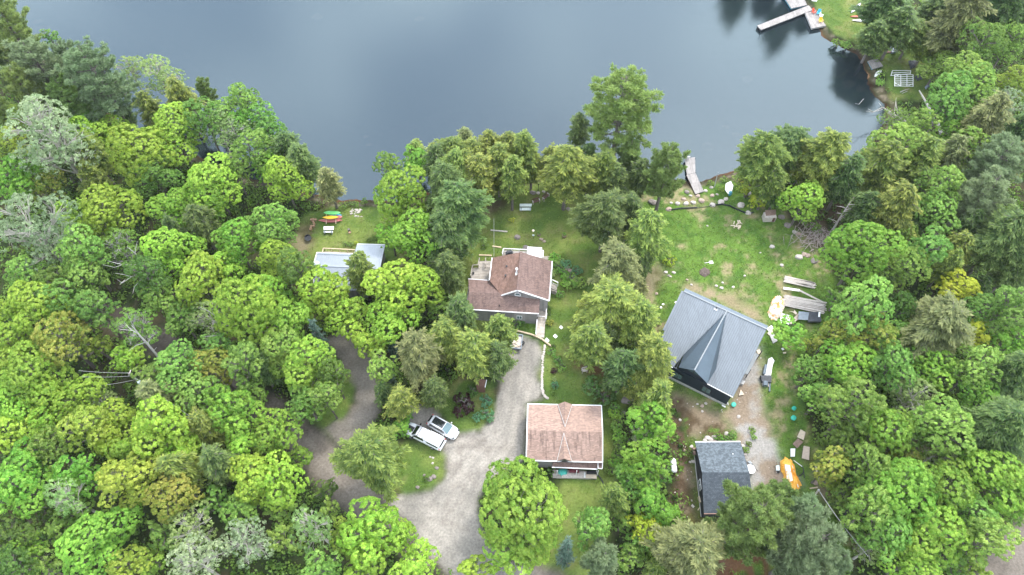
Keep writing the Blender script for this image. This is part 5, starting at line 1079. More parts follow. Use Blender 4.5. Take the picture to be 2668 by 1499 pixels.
solo('drift_branch', MB().tube([V(2250, 258, -.2), V(2238, 272, -.2), V(2228, 270, -.25)], [.05, .04, .02], 5).tube([V(2268, 295, .1), V(2300, 285, .4)], [.03, .05], 5), DEADW, "Pale branch reaching out of the dark water at the right bay", 'branch')
# boat at the right yard's shore
bt = empty('motor_boat', V(1901, 490), "White boat pulled up among the boulders with a teal motor cover", 'boat')
m = MB(); v_ = [V(1891, 478, .7), V(1904, 472, .7), V(1911, 484, .7), V(1906, 504, .6), V(1896, 505, .6), V(1889, 494, .7)]; v0 = [v.lerp(sum(v_, Vector()) / 6, .35) - Vector((0, 0, .55)) for v in v_]
m.add(v_ + v0, [tuple(range(6)), tuple(range(11, 5, -1))] + [(i, 6 + i, 6 + (i + 1) % 6, (i + 1) % 6) for i in range(6)]); obj('hull', m, M_WHITEP, bt, bevel=.06)
obj('keel', MB().bar(V(1904, 473, .82), V(1899, 505, .72), .12, .14), M_WHITEP, bt); obj('motor_cover', MB().lathe(V(1901, 508, .2), [(.28, 0), (.34, .35), (.28, .75), (.08, .9)], 12), M_FLOAT, bt)
solo('mooring_pole', MB().tube([V(1861, 489, 0), V(1861, 489, 0) + Vector((.25, 1.3, 2.6))], [.07, .05], 8), M_ALU, "Pale leaning pole at the shore between the dock and the white boat", 'pole')
# silt fence
m = MB(); fl_ = [(1742, 549), (1775, 545), (1815, 543), (1850, 538), (1880, 534), (1900, 538), (1925, 550), (1945, 558), (1962, 556)]
for i in range(len(fl_) - 1):
    wallstrip(m, V(*fl_[i]), V(*fl_[i + 1]), 0, .10 if i == 2 else .35, .05)
for a_ in fl_: m.bar(V(*a_), V(*a_) + Vector((0, 0, .5)), .05)
solo('silt_fence', m, M_TARP, "Low black silt fence curving across the top of the right lawn", 'fence')
# wooden box shed at the shore
wb = empty('wooden_shelter', V(2005, 560), "Small grey board shelter under the yellow shrub at the shore", 'shelter')
obj('roof', MB().slab([V(1994, 548, 1.6), V(2022, 546, 1.6), V(2021, 560, 1.4), V(1996, 562, 1.4)], .1), M_BRD, wb); obj('wall', MB().box(V(2004, 566, .7), (2.0, 1.2, 1.2)), M_OLDW, wb); obj('door', MB().box(V(2013, 564, .7) + Vector((0, -.4, 0)), (.4, .8, 1.0)), M_BRWN, wb)

# ------------------------------------------------------------------ boulders
def rock_mesh(seed, rough=.22):
    import bmesh
    r = random.Random(seed); bm = bmesh.new(); bmesh.ops.create_icosphere(bm, subdivisions=3, radius=1)
    dirs = [Vector((r.gauss(0, 1), r.gauss(0, 1), r.gauss(0, 1))).normalized() for _ in range(12)]; ds = [r.uniform(.62, .95) for _ in dirs]
    for v in bm.verts:
        p = v.co.copy()
        for d, k in zip(dirs, ds):
            q = p.dot(d)
            if q > k: p -= d * (q - k) * .85
        v.co = p * (1 + r.uniform(-.02, .02)); v.co.z = v.co.z * .75 + .25
    me = bpy.data.meshes.new('boulder'); bm.to_mesh(me); bm.free(); me.materials.append(None); return me
RM = [rock_mesh(i) for i in range(6)]
def rock(px, py, r, mt, label, grp='boulders along the right shore', sy=.8, cat='boulder', name='boulder'):
    o = bpy.data.objects.new(name, RM[(int(px) + int(py)) % 6]); C.objects.link(o); rm = r * mpp(px, py); o.location = (*P(px, py + r * .35), -rm * .12)
    o.scale = (rm, rm * sy, rm * .8); o.rotation_euler = (0, 0, (px * 7 + py) % 3 * .4 - .4); o.material_slots[0].link = 'OBJECT'; o.material_slots[0].material = mt; return setp(o, label, cat, grp)
cu = {M_ROCK: 'pale', M_ROCKG: 'grey', M_ROCKP: 'pinkish'}
shore_r = [(1742, 543, 9, M_ROCKP, "Pinkish boulder at the left tip of the silt fence"), (1749, 528, 5, M_ROCK, "Small boulder just above the fence's left tip"), (1766, 529, 8, M_ROCK, "First pale boulder in the row above the silt fence"), (1787, 528, 8, M_ROCK, "Second pale boulder in the row above the silt fence"),
 (1782, 517, 7, M_ROCKP, "Rusty boulder half in grass above the pale row"), (1806, 526, 8, M_ROCK, "Third pale boulder in the row above the silt fence"), (1828, 521, 10, M_ROCKP, "Pink and white boulder centred in the shoreline row"), (1856, 532, 9, M_ROCK, "Tall white boulder touching the middle of the silt fence"),
 (1878, 524, 10, M_ROCK, "Long pale boulder right of the tall white one"), (1891, 517, 7, M_ROCK, "Round pale boulder directly below the white boat"), (1930, 532, 11, M_ROCK, "Large white boulder above the fence's right bend"), (1948, 501, 11, M_ROCK, "Flat-topped pale boulder right of the white boat"),
 (1949, 553, 9, M_ROCK, "Pale boulder behind the right end of the silt fence"), (1838, 496, 6, M_ROCK, "Small white boulder at the foot of the lake dock"), (1818, 509, 7, M_ROCKP, "Flat pink rock under the foot of the lake dock"), (1799, 509, 5, M_ROCK, "Small rock left of the dock's foot"), (1868, 506, 4, M_ROCK, "Little white rock between dock and boat"),
 (1853, 487, 6, M_ROCK, "White rock at the base of the leaning pole"), (1855, 508, 7, M_ROCKP, "Half-buried pinkish rock between the dock and the boat"), (1700, 524, 13, M_ROCKG, "Big grey boulder under the pine left of the dock"), (1790, 499, 8, M_ROCKG, "Dark rock in the shade left of the dock"),
 (2036, 563, 10, M_ROCKG, "Brown boulder right of the board shelter"), (2052, 585, 11, M_ROCKG, "Brown boulder at the upper right corner of the lawn"), (2070, 603, 7, M_ROCK, "Pale pair boulder by the brush pile, left"), (2080, 608, 8, M_ROCKP, "Pink boulder by the brush pile's left edge"),
 (2082, 667, 11, M_ROCK, "Large white boulder under the brush pile"), (2095, 661, 8, M_ROCKP, "Pinkish boulder touching the large white one"), (2121, 677, 11, M_ROCKG, "Grey boulder right of the large white one"), (2104, 664, 8, M_ROCKP, "Small pink boulder between white and grey ones"), (2011, 641, 8, M_ROCK, "Lone pale boulder on the right lawn near the brush"),
 (2037, 690, 6, M_ROCK, "Small rock above the upper lumber pile"), (1981, 658, 3, M_ROCK, "Tiny white stone on the right lawn, upper right"), (1940, 718, 4, M_ROCK, "White stone right of the shovel on the lawn"), (1866, 744, 5, M_ROCK, "Left stone of the trio above the metal roof"), (1880, 749, 6, M_ROCK, "Middle stone of the trio above the metal roof"), (1883, 736, 4, M_ROCK, "Top stone of the trio above the metal roof"),
 (1910, 747, 5, M_ROCK, "Pinkish stone right of the trio above the metal roof"), (1843, 588, 3, M_ROCK, "Tiny white stone in the middle of the upper right lawn"), (1801, 741, 4, M_ROCK, "Stone at the lawn edge above the metal roof's left corner"), (1790, 728, 4, M_ROCKP, "Small pink stone above the metal roof's left corner"),
 (1713, 824, 8, M_ROCK, "Cut stump-like pale rock left of the metal roof"), (1710, 764, 5, M_ROCKP, "Pink rock left of the metal roof, upper"), (2081, 826, 6, M_ROCK, "Pale stone sandwiched between the lumber piles"), (1839, 1195, 7, M_ROCK, "unused")]
for (px, py, r_, mt_, lb) in shore_r[:-1]: rock(px, py, r_, mt_, lb)
for i, (px, py, r_, mt_, lb) in enumerate([(1844, 1139, 9, M_ROCK, "Pale rock cluster above the dark shed, largest"), (1852, 1144, 8, M_ROCK, "Rock against the shed's top edge, cluster's right"), (1836, 1146, 7, M_ROCK, "Rock at the cluster's left above the shed"), (1861, 1137, 8, M_ROCK, "White slab rock at the top of the shed cluster"),
 (1892, 1128, 7, M_ROCK, "Long rock right of the shed cluster"), (1862, 1148, 5, M_ROCKP, "Small pink rock in the shed cluster"), (1801, 1162, 6, M_ROCK, "Rock by the shed's upper left corner"), (1783, 1172, 5, M_ROCKP, "Lone rock in the dirt left of the shed"), (1935, 1161, 7, M_ROCK, "Round rock at the shed's upper right corner"), (1942, 1183, 5, M_ROCK, "Small rock right of the shed's upper slope"),
 (1772, 1093, 5, M_ROCK, "Rock in the dirt strip above the propane tank"), (1839, 1050, 5, M_ROCK, "Pale rock in the dirt below the dark house, right one"), (1829, 1056, 6, M_ROCKP, "Flat rock in the dirt below the dark house, left one"), (1830, 1071, 4, M_ROCK, "Lowest rock in the dirt below the dark house"), (1817, 1052, 4, M_ROCK, "Leftmost small rock below the dark house"), (1924, 1084, 6, M_ROCK, "Pale rock on the grey gravel pad"),
 (1806, 1201, 6, M_ROCK, "Rock against the shed's left wall, upper"), (1798, 1203, 4, M_ROCK, "Little white rock left of the shed wall"), (2124, 1255, 9, M_ROCKP, "Round pinkish boulder below the tan boards"), (1713, 1010, 4, M_ROCK, "unused")]):
    if lb != "unused": rock(px, py, r_, mt_, lb, 'rocks around the dark shed')
for (px, py, r_, mt_, lb) in [(1349, 616, 10, M_ROCKG, "Large round grey boulder on the centre lawn"), (1369, 643, 9, M_ROCKG, "Grey boulder touching the lakeside deck"), (1410, 622, 6, M_ROCKP, "Half-buried pink rock on the centre lawn"), (1418, 628, 5, M_ROCKP, "Second half-buried rock beside the pink one"), (1403, 502, 6, M_ROCK, "White rock at the centre lawn's lamp post"), (1388, 500, 9, M_ROCKG, "Grey shoreline boulder behind the picnic table"), (1483, 543, 9, M_ROCKG, "Grey slab rock at the hemlock trunk"),
 (1417, 498, 5, M_ROCK, "Flat white rock near the slanted bench"), (1470, 541, 3, M_ROCK, "Small white rock left of the hemlock trunk"), (1477, 697, 9, M_ROCKP, "Pink rock in the flower bed right of the house"), (1486, 704, 7, M_ROCKP, "Lower pink rock in the flower bed"), (1735, 708, 6, M_ROCK, "Rock under the yellow shrub, left"), (1742, 717, 5, M_ROCKG, "Rock under the yellow shrub, lowest"), (1755, 709, 6, M_ROCK, "Rock under the yellow shrub, right"), (1747, 720, 4, M_ROCK, "Little rock below the yellow shrub"),
 (1630, 1040, 14, M_ROCKG, "Large grey outcrop between the hemlocks right of the garage"), (1645, 1035, 11, M_ROCKG, "Upper grey outcrop between the hemlocks"), (1625, 1075, 9, M_ROCKG, "Brown outcrop beside the hedge, upper"), (1632, 1145, 9, M_ROCKG, "Brown outcrop beside the hedge, lower"), (1634, 1170, 7, M_ROCKG, "Lowest rock beside the hedge"), (1138, 1218, 6, M_ROCKG, "Grey rock on the lawn island"), (1128, 1192, 4, M_ROCK, "White stone on the lawn island, top"), (1127, 1206, 4, M_ROCK, "White stone on the lawn island, middle"), (1121, 1190, 3, M_ROCK, "Small white stone on the lawn island"),
 (1105, 1237, 4, M_ROCKG, "Grey stone with white top on the lawn island"), (1120, 1246, 8, M_ROCKG, "Blue-grey slab on the lawn island's lower edge, left"), (1130, 1240, 8, M_ROCKG, "Blue-grey slab on the lawn island's lower edge, right"), (1088, 1268, 6, M_ROCKG, "Low grey rock at the lawn island's tip")]:
    rock(px, py, r_, mt_, lb, 'rocks in the gardens')
# pale stone edging along the drive
edge = [(1420, 900), (1418, 910), (1416, 922), (1414, 933), (1414, 944), (1413, 957), (1413, 967), (1412, 977), (1412, 987), (1412, 996), (1412, 1006), (1413, 1014), (1415, 1022), (1418, 1030), (1423, 1035), (1430, 1038)]
rr = random.Random(3); edge = [(edge[i][0] + (edge[i + 1][0] - edge[i][0]) * t + rr.uniform(-1, 1), edge[i][1] + (edge[i + 1][1] - edge[i][1]) * t) for i in range(len(edge) - 1) for t in (0, .5)]
for i, (a, b) in enumerate(edge):
    rock(a, b, rr.uniform(3, 4.6), M_ROCK, "White edging stone in the row along the right side of the gravel driveway", 'edging stones along the gravel driveway', 1.0, 'stone', 'edging_stone')
rr = random.Random(9)
for i in range(26): rock(912 + rr.random() * 30, 545 + rr.random() * 19, rr.uniform(3, 5), M_ROCK, "Pale stone in the heap near the left shore", 'stones in the heap near the left shore', .6, 'stone', 'pile_stone')
for i in range(9):
    a = [(812, 575), (817, 574), (823, 575), (817, 580), (819, 585), (818, 591), (812, 592), (811, 597), (810, 600)][i]
    o = solo('cut_log', MB().lathe(V(*a, 0), [(.20, 0), (.20, .34)], 12), mat('cut_wood', (.32, .20, .12), .9, var=.2) if i == 0 else bpy.data.materials['cut_wood'], "Orange-brown cut log round in the row at the left lawn's edge", 'log', 'cut log rounds at the left lawn')
st_ = empty('tree_stump', V(911, 606), "Tall stump with an orange cut top on the left lawn", 'stump'); obj('bark', MB().lathe(V(911, 606), [(.30, 0), (.24, .2), (.22, .9)], 12), BARK, st_); obj('cut_face', MB().lathe(V(911, 606, .9), [(.22, 0), (.21, .04)], 12), bpy.data.materials['cut_wood'], st_)
f_ = empty('fire_drum', V(803, 622), "Black round fire drum at the left lawn's edge", 'fire pit'); obj('drum', MB().lathe(V(803, 622), [(.52, 0), (.52, .5), (.46, .5), (.44, .1)], 18), M_BLACK, f_); obj('rim', MB().lathe(V(803, 622, .5), [(.55, 0), (.55, .06), (.46, .06)], 18), M_BLACK, f_)

# ------------------------------------------------------------------ site clutter on the right lot
def planks(name, a, b, c_, n, lay, label, mt=M_OLDW, jit=.5):
    """n boards from edge a..b (left ends, px) running by vector c_ (px)"""
    rr = random.Random(int(a[0])); m = MB()
    for l in range(lay):
        for i in range(n):
            t = (i + .5) / n; p = (a[0] + (b[0] - a[0]) * t, a[1] + (b[1] - a[1]) * t); sh = rr.uniform(-4, 4)
            s_ = V(p[0] + sh, p[1] + sh * c_[1] / c_[0], .1 + l * .09); e_ = V(p[0] + c_[0] + sh + rr.uniform(-4, 4), p[1] + c_[1] * 1.0 + rr.uniform(-jit * 4, jit * 4), .1 + l * .09)
            m.bar(s_, e_, (V(*a) - V(*b)).length / n * .70, .07)
    return solo(name, m, mt, label, 'lumber')
planks('lumber_pile', (2048, 719), (2045, 736), (74, 16), 7, 4, "Upper stack of long grey boards at the right lawn's edge")
planks('lumber_pile', (2046, 768), (2042, 797), (104, 20), 10, 5, "Big lower stack of long boards beside the pale orange sheet")
solo('long_plank', MB().bar(V(2041, 751, .3), V(2083, 757, .75), .42, .06), M_WHITEP, "Long whitish plank lying between the two lumber stacks", 'plank')
solo('long_plank', MB().bar(V(2083, 757, .85), V(2150, 791, .4), .3, .08), M_OLDW, "Grey beam slanting down onto the lower lumber stack", 'beam')
b0 = heap('tarp', [(2016, 775), (2030, 770), (2043, 783), (2044, 803), (2036, 822), (2025, 835), (2006, 832), (1999, 815), (2007, 795)], .9, M_PEACH, "Pale orange and white sheet over a pile left of the lumber", 'tarp', 21)
def sheet(pts, z, mt, label, name='panel', t=.05, cat='board'): return solo(name, MB().slab([V(a, b, z) for a, b in pts], t), mt, label, cat)
m = MB().slab([V(2081, 812, 1.2), V(2108, 815, 1.2), V(2105, 834, .9), V(2080, 832, .9)], .12); q = [V(2081, 812, 1.2), V(2108, 815, 1.2), V(2105, 834, .9), V(2080, 832, .9)]; ribs(m, q[0], q[3], q[1], q[2], 6, .06, .04); solo('metal_sheet', m, M_STEEL, "Ribbed blue-grey metal sheet under the lower lumber stack", 'metal sheet')
sheet([(2108, 813), (2138, 813), (2140, 838), (2105, 838)], .9, M_TARP, "Dark membrane sheet right of the ribbed metal sheet", 'sheet', .4); sheet([(2133, 813), (2138, 813), (2136, 826), (2132, 826)], 1.0, M_WHITEP, "White strip across the dark membrane sheet", 'strip')
sheet([(2037, 817), (2046, 819), (2035, 846), (2030, 842)], .3, M_WHITEP, "Narrow white board below the pale orange sheet", 'panel'); sheet([(2049, 820), (2060, 823), (2056, 846), (2045, 842)], .35, M_WHITEP, "Broad white board between the narrow one and the tan sheet"); sheet([(2080, 816), (2081, 832), (2061, 845), (2056, 842)], .5, M_CARD, "Tan plywood sheet leaning by the ribbed metal")
sheet([(2057, 812), (2068, 812), (2070, 808), (2077, 816), (2074, 820), (2066, 814)], .2, M_PLY, "Crooked pale offcut above the tan plywood sheet", 'offcut'); sheet([(2005, 872), (2016, 870), (2027, 888), (2014, 895)], .2, M_CONC, "Grey-white slab right of the metal roof's corner", 'slab'); sheet([(1998, 856), (2010, 848), (2016, 855), (2003, 864)], .25, M_WHITEP, "Bright board at the metal roof's right corner, upper", 'slab'); sheet([(1999, 868), (2012, 858), (2014, 866), (2004, 874)], .2, M_PLY, "Pale board at the metal roof's right corner, lower")
sheet([(1971, 913), (1979, 910), (1984, 920), (1975, 923)], .15, M_PLY, "Small plywood piece right of the dark house", 'offcut'); sheet([(2035, 908), (2040, 906), (2044, 911), (2039, 913)], .15, M_WHITEP, "Small white square on the dirt right of the dark house", 'offcut'); sheet([(2040, 918), (2049, 917), (2048, 921), (2041, 922)], .12, M_PLY, "Small tan scrap below the white square", 'offcut')
# long bundle on the right of the house
bn = empty('membrane_bundle', V(2000, 970), "Long bundle of white wrap and black membrane rolls beside the gravel track", 'bundle')
obj('white_wrap', MB().slab([V(2003, 934, .7), V(2012, 931, .7), V(2018, 940, .7), V(2013, 952, .6), V(2009, 978, .5), V(1991, 978, .5), V(1999, 955, .6)], .5), M_WHITEP, bn, bevel=.05)
obj('black_cover', MB().slab([V(1981, 978, .65), V(2011, 979, .65), V(2010, 997, .6), V(1986, 995, .6)], .5), M_TARP, bn, bevel=.04); obj('grey_roll', MB().tube([V(1996, 952, .4), V(1991, 976, .4)], .25, 8), M_STEEL, bn)
obj('grey_roll', MB().tube([V(1994, 995, .35), V(1994, 1006, .3)], .42, 8), M_STEEL, bn); obj('grey_roll', MB().tube([V(2006, 996, .3), V(2005, 1020, .2)], .12, 8), M_STEEL, bn); obj('pallet', MB().slab([V(1985, 997, .2), V(2005, 1000, .2), V(2004, 1008, .2), V(1986, 1004, .2)], .15), M_PLY, bn)
sheet([(1930, 1015), (1939, 1028), (1925, 1031)], .25, M_PLY, "Triangular cream offcut at the dark house's lower right corner", 'offcut')
solo('plank', MB().bar(V(1881, 1056, .06), V(1890, 1061, .06), .22, .06), M_WHITEP, "Short white plank at the foot of the dark house's corner", 'plank'); solo('downpipe', MB().tube([V(1896, 1048, .1), V(1897, 1056, .1)], .06), M_WHITEP, "White downpipe end by the dark house's right corner", 'pipe')
def lid(px, py, label, r=.42): rt = empty('septic_lid', V(px, py), label, 'lid', 'green septic lids'); obj('riser', MB().lathe(V(px, py), [(r * .95, 0), (r * .95, .3)], 20), M_TEAL, rt); obj('cover', MB().lathe(V(px, py, .3), [(r, 0), (r, .06), (r * .7, .12), (.05, .15)], 20), M_TEAL, rt)
lid(1911, 1055, "Teal septic lid beside the dark house's lower right corner", .34); lid(2068, 1065, "Teal septic lid on the right lawn, upper of two", .30); lid(2067, 1090, "Teal septic lid on the right lawn, lower of two", .36)
# propane tank
pt_ = empty('propane_tank', V(1755, 1212), "White horizontal propane tank on the dirt strip left of the dark shed", 'tank')
a_, b_ = V(1753.5, 1194, .62), V(1757, 1232, .62); d_ = (b_ - a_).normalized(); R0 = .40
obj('tank', MB().tube([a_, a_ + d_ * .08, a_ + d_ * .25, b_ - d_ * .25, b_ - d_ * .08, b_], [.12, R0 * .75, R0, R0, R0 * .75, .12], 20), M_WHITEP, pt_, smooth=True); obj('dome', MB().lathe(a_.lerp(b_, .5) + Vector((0, 0, R0 - .04)), [(.14, 0), (.13, .14), (.05, .18)], 12), M_WHITEP, pt_)
for t in (.2, .8): obj('leg', MB().box(a_.lerp(b_, t) - Vector((0, 0, .42)), (.6, .12, .38)), M_CONC, pt_)
# tan boards and orange tarp at the track's lower end
sheet([(2086, 1119), (2099, 1126), (2094, 1147), (2077, 1139)], .3, M_PLY, "Tan board right of the track, uppermost of the group"); sheet([(2079, 1142), (2093, 1152), (2077, 1168), (2065, 1157)], .25, M_BRD, "Brown dirty board tucked under the uppermost tan board"); sheet([(2094, 1162), (2110, 1165), (2108, 1199), (2089, 1194)], .3, M_CARD, "Largest tan board, lowest right of the group")
sheet([(2060, 1169), (2072, 1169), (2071, 1190), (2060, 1190)], .35, M_WHITEP, "White cut-out panel left of the largest tan board", 'panel')
heap('tarp', [(2030, 1202), (2045, 1191), (2062, 1200), (2069, 1215), (2075, 1245), (2086, 1262), (2083, 1276), (2066, 1275), (2047, 1268), (2040, 1240), (2033, 1222)], .9, M_ORG, "Bright orange tarp wrapped over a long stack beside the gravel track", 'tarp', 31)
solo('board', MB().slab([V(2045, 1210, 1.1), V(2058, 1212, 1.1), V(2066, 1252, 1.1), V(2053, 1256, 1.1)], .3), M_PEACH, "Pale stack showing through on top of the orange tarp", 'stack')
solo('white_pipe', MB().tube([V(2064, 1213, .9), V(2080, 1270, .5)], .05).tube([V(2068, 1200, .2), V(2090, 1216, .2)], .05), M_WHITEP, "White plastic pipes lying along the orange tarp", 'pipe')
wbw = empty('wheelbarrow', V(2026, 1221), "Blue-grey wheelbarrow left of the orange tarp", 'wheelbarrow'); obj('tray', MB().slab([V(2022, 1213, .6), V(2031, 1212, .6), V(2032, 1226, .6), V(2023, 1226, .6)], .25), M_PALE, wbw, bevel=.05); obj('wheel', MB().lathe(V(2027, 1231, .05), [(.18, .1), (.18, .25)], 12), M_TYRE, wbw)
for px in (2023, 2031): obj('handle', MB().bar(V(px, 1212, .6), V(px, 1204, .55), .05), M_BRWN, wbw)
pts_ = [V(2090, 1216, .08)] + [V(2080 + 14 * math.cos(t), 1226 + 14 * math.sin(t), .08) for t in [i * .35 - 1 for i in range(8)]]
solo('hose_coil', MB().tube(pts_, .07, 6).tube([V(2094, 1228, .08), V(2096, 1246, .08)], .06), M_BLACK, "Black hose curled right of the orange tarp", 'hose')
log([(2125, 1214), (2131, 1240), (2136, 1255), (2150, 1258), (2156, 1277)], [.12, .15, .16, .12, .08], "Pale weathered branch lying beside the yellow-orange tree", DEADW, .2)
log([(2176, 1275), (2186, 1295), (2199, 1317)], [.16, .17, .18], "Dark beam with pale side lying below the yellow-orange tree", M_BRD, .3)
heap('tarp', [(2172, 1285), (2180, 1280), (2205, 1330), (2212, 1340), (2200, 1346), (2186, 1320)], .3, M_TARP, "Black strip of membrane along the bottom right track", 'tarp', 33)
solo('timber', MB().bar(V(2047, 1278, .1), V(2056, 1312, .15), .12).bar(V(2046, 1318, .08), V(2060, 1302, .1), .16).bar(V(2050, 1322, .08), V(2052, 1304, .1), .12), M_WOOD, "Splintered pale timbers below the orange tarp", 'lumber')
solo('timber', MB().bar(V(2110, 1273, .1), V(2130, 1270, .1), .14), M_WOOD, "Single pale timber left of the leaning pole", 'lumber')
# survey poles and wire, bottom right
up_ = empty('leaning_pole', V(2098, 1325), "Grey utility pole right of the orange tarp carrying a wire to the bottom right", 'utility pole')
b_ = V(2098, 1322, 0); t_ = V(2133, 1277, 5.2); obj('pole', MB().tube([b_, t_], [.16, .11], 10), M_OLDW, up_); obj('insulator', MB().lathe(t_ - Vector((0, 0, .1)), [(.1, 0), (.14, .1), (.06, .25)], 10), M_ALU, up_); obj('bracket', MB().box(b_.lerp(t_, .2), (.4, .3, .3)), M_ALU, up_)
def wire(a, b, sag, label, r=.02, grp='overhead wires'): pts = []; [pts.append(a.lerp(b, i / 14) - Vector((0, 0, sag * 4 * (i / 14) * (1 - i / 14)))) for i in range(15)]; return solo('wire', MB().tube(pts, r, 5), M_WIRE, label, 'wire', grp)
wire(t_, V(2262, 1450, 7), .4, "Pale wire running from the grey pole to the bottom right forest", .045)
# utility pole on the left
base = V(398, 1040, 0); top_ = V(334, 972, 9.5); base = Vector((top_.x + .2, top_.y - .1, 0))
lp = empty('utility_pole', base, "Utility pole with a white transformer among the trees of the left lane", 'utility pole'); obj('pole', MB().tube([base, top_], [.15, .10], 10), BARK, lp)
obj('transformer', MB().lathe(base.lerp(top_, .72) + Vector((.35, -.1, -.4)), [(.22, 0), (.24, .05), (.24, .75), (.1, .85)], 14), M_PALE, lp); obj('crossarm', MB().bar(top_ - Vector((.1, .1, .5)), top_ + Vector((-.1, .7, -.5)), .1), M_OLDW, lp)
wire(top_, V(205, 966, 9.3), .2, "Uppermost wire leaving the transformer pole to the left"); wire(top_ - Vector((0, 0, .9)), V(212, 982, 8.4), .2, "Second wire leaving the transformer pole to the left"); wire(top_ - Vector((0, 0, 2.0)), V(255, 1005, 7.3), .2, "Lowest wire leaving the transformer pole to the left")
wire(top_, V(520, 1102, 9.2), .3, "Upper wire leaving the transformer pole to the lower right"); wire(top_ - Vector((0, 0, .9)), V(512, 1104, 8.3), .3, "Lower wire leaving the transformer pole to the lower right")
wire(V(1287, 671, 4.1), V(1287, 570, 6.0), .1, "Thin pale wire running straight up from the brown-roofed house over the lawn", .022)
# snag and brush
solo('shovel_board', MB().box(V(1853, 684, .05), (.62, .55, .06), rz=.1).bar(V(1848, 684, .08), V(1835, 686, .08), .06), M_WHITEP, "White board with a thin handle lying on the right lawn", 'board')
heap('ash_mound', [(1822, 704), (1836, 697), (1850, 704), (1850, 716), (1836, 723), (1823, 717)], .22, M_SOIL, "Grey-brown ash mound on the right lawn below the white board", 'mound', 41)
rr = random.Random(77); m = MB()
for i in range(16): a = (1921 + rr.uniform(-9, 9), 581 + rr.uniform(-8, 10)); an = rr.random() * 3.14; m.bar(V(a[0], a[1], .1 + rr.random() * .2), V(a[0] + math.cos(an) * 10, a[1] + math.sin(an) * 8, .1 + rr.random() * .3), .13, .1)
solo('log_heap', m, M_PLY, "Small heap of split pale wood at the top of the right lawn", 'wood heap')
rr = random.Random(5); m = MB()
for i in range(150):
    cx, cy = 2128 + rr.gauss(0, 30), 620 + rr.gauss(0, 20); an = rr.uniform(-.7, 3.3); ln = rr.uniform(14, 42); z0 = rr.uniform(.1, 1.1)
    a_ = V(cx - math.cos(an) * ln / 2, cy - math.sin(an) * ln / 2, z0 * .4); b_ = V(cx + math.cos(an) * ln / 2, cy + math.sin(an) * ln / 2, z0); mid = a_.lerp(b_, .5) + Vector((0, 0, rr.uniform(0, .3))); r0 = rr.uniform(.02, .06)
    m.tube([a_, mid, b_], [r0 * 1.4, r0, .01], 4)
solo('brush_pile', m, mat('brush_grey', (.34, .29, .26), .9, var=.3), "Tangled grey brush pile at the right lawn's upper corner", 'brush pile')
sx, sy = P(2166, 606)
m = MB(); hh = 7.5; r_ = random.Random(12); m.tube([(0, 0, -.2), (.1, .2, hh * .5), (.4, .5, hh)], [.22, .15, .04], 8)
tr2 = MB()
for i in range(16):
    z = hh * (.35 + .6 * i / 16); an = r_.uniform(0, 6.28); ln = r_.uniform(.9, 2.2); a_ = Vector((.2 * z / hh, .3 * z / hh, z)); b_ = a_ + Vector((math.cos(an) * ln, math.sin(an) * ln, r_.uniform(.1, .9))); tr2.tube([a_, a_.lerp(b_, .5) + Vector((0, 0, .12)), b_], [.07, .05, .015], 5)
    for j in range(2): c_ = a_.lerp(b_, r_.uniform(.4, .9)); tr2.tube([c_, c_ + Vector((r_.uniform(-.5, .5), r_.uniform(-.5, .5), .4))], [.03, .01], 4)
m.v = [(v[0] + sx, v[1] + sy, v[2]) for v in m.v]; tr2.v = [(v[0] + sx, v[1] + sy, v[2]) for v in tr2.v]
sn = empty('dead_snag', (sx, sy, 0), "Bare grey snag with broken branches standing over the brush pile", 'dead tree'); obj('trunk', m, DEADW, sn); obj('limbs', tr2, DEADW, sn)
# birch trunks visible over the crowns
def lean_birch(pts, rs, label, brs):
    p0 = pts[0]; root = empty('leaning_birch', V(p0[0], p0[1], 0), label, 'birch', 'leaning birches'); obj('trunk', MB().tube([V(*p) for p in pts], rs, 7), BARKW, root); m = MB()
    for b in brs: m.tube([V(*p) for p in b], [.055 - .04 * i / max(1, len(b) - 1) for i in range(len(b))], 5)
    obj('limbs', m, BARKW, root)
lean_birch([(428, 985, 0), (420, 940, 5), (385, 897, 9), (362, 872, 11.5), (345, 850, 13.5)], [.2, .17, .14, .10, .05], "White birch trunk leaning over the lane at the left", [[(385, 897, 9), (392, 880, 10), (412, 865, 11)], [(378, 893, 9.5), (355, 900, 10), (335, 915, 10.5)], [(362, 872, 11.5), (340, 858, 12), (325, 842, 12.6)], [(362, 872, 11.5), (348, 862, 12.5), (310, 858, 13)], [(400, 915, 7.5), (408, 905, 8.4)]])
lean_birch([(420, 790, 0), (400, 730, 6), (375, 694, 10)], [.16, .13, .1], "White bare birch limbs reaching left above the dark gap in the left forest", [[(375, 694, 10), (352, 690, 11.5), (320, 690, 12.5), (298, 697, 13), (268, 690, 13.2)], [(320, 690, 12.5), (300, 685, 13), (280, 680, 13.4)], [(372, 690, 10), (357, 672, 11.5), (352, 655, 12.6), (358, 628, 13.4)], [(354, 662, 12), (340, 650, 13), (330, 643, 13.3)], [(366, 712, 9), (342, 722, 11), (318, 738, 12), (305, 728, 12.4)], [(342, 722, 11), (325, 716, 12), (300, 712, 12.4)], [(368, 728, 8), (350, 748, 10), (346, 765, 10.8)], [(325, 730, 11.6), (312, 742, 12)]])
lean_birch([(598, 905, 0), (590, 860, 6), (570, 830, 10)], [.14, .1, .06], "Thin pale trunk in the light green crown left of centre", [[(570, 830, 10), (545, 812, 12), (520, 800, 13)], [(590, 872, 7), (560, 875, 9), (530, 878, 10)]])
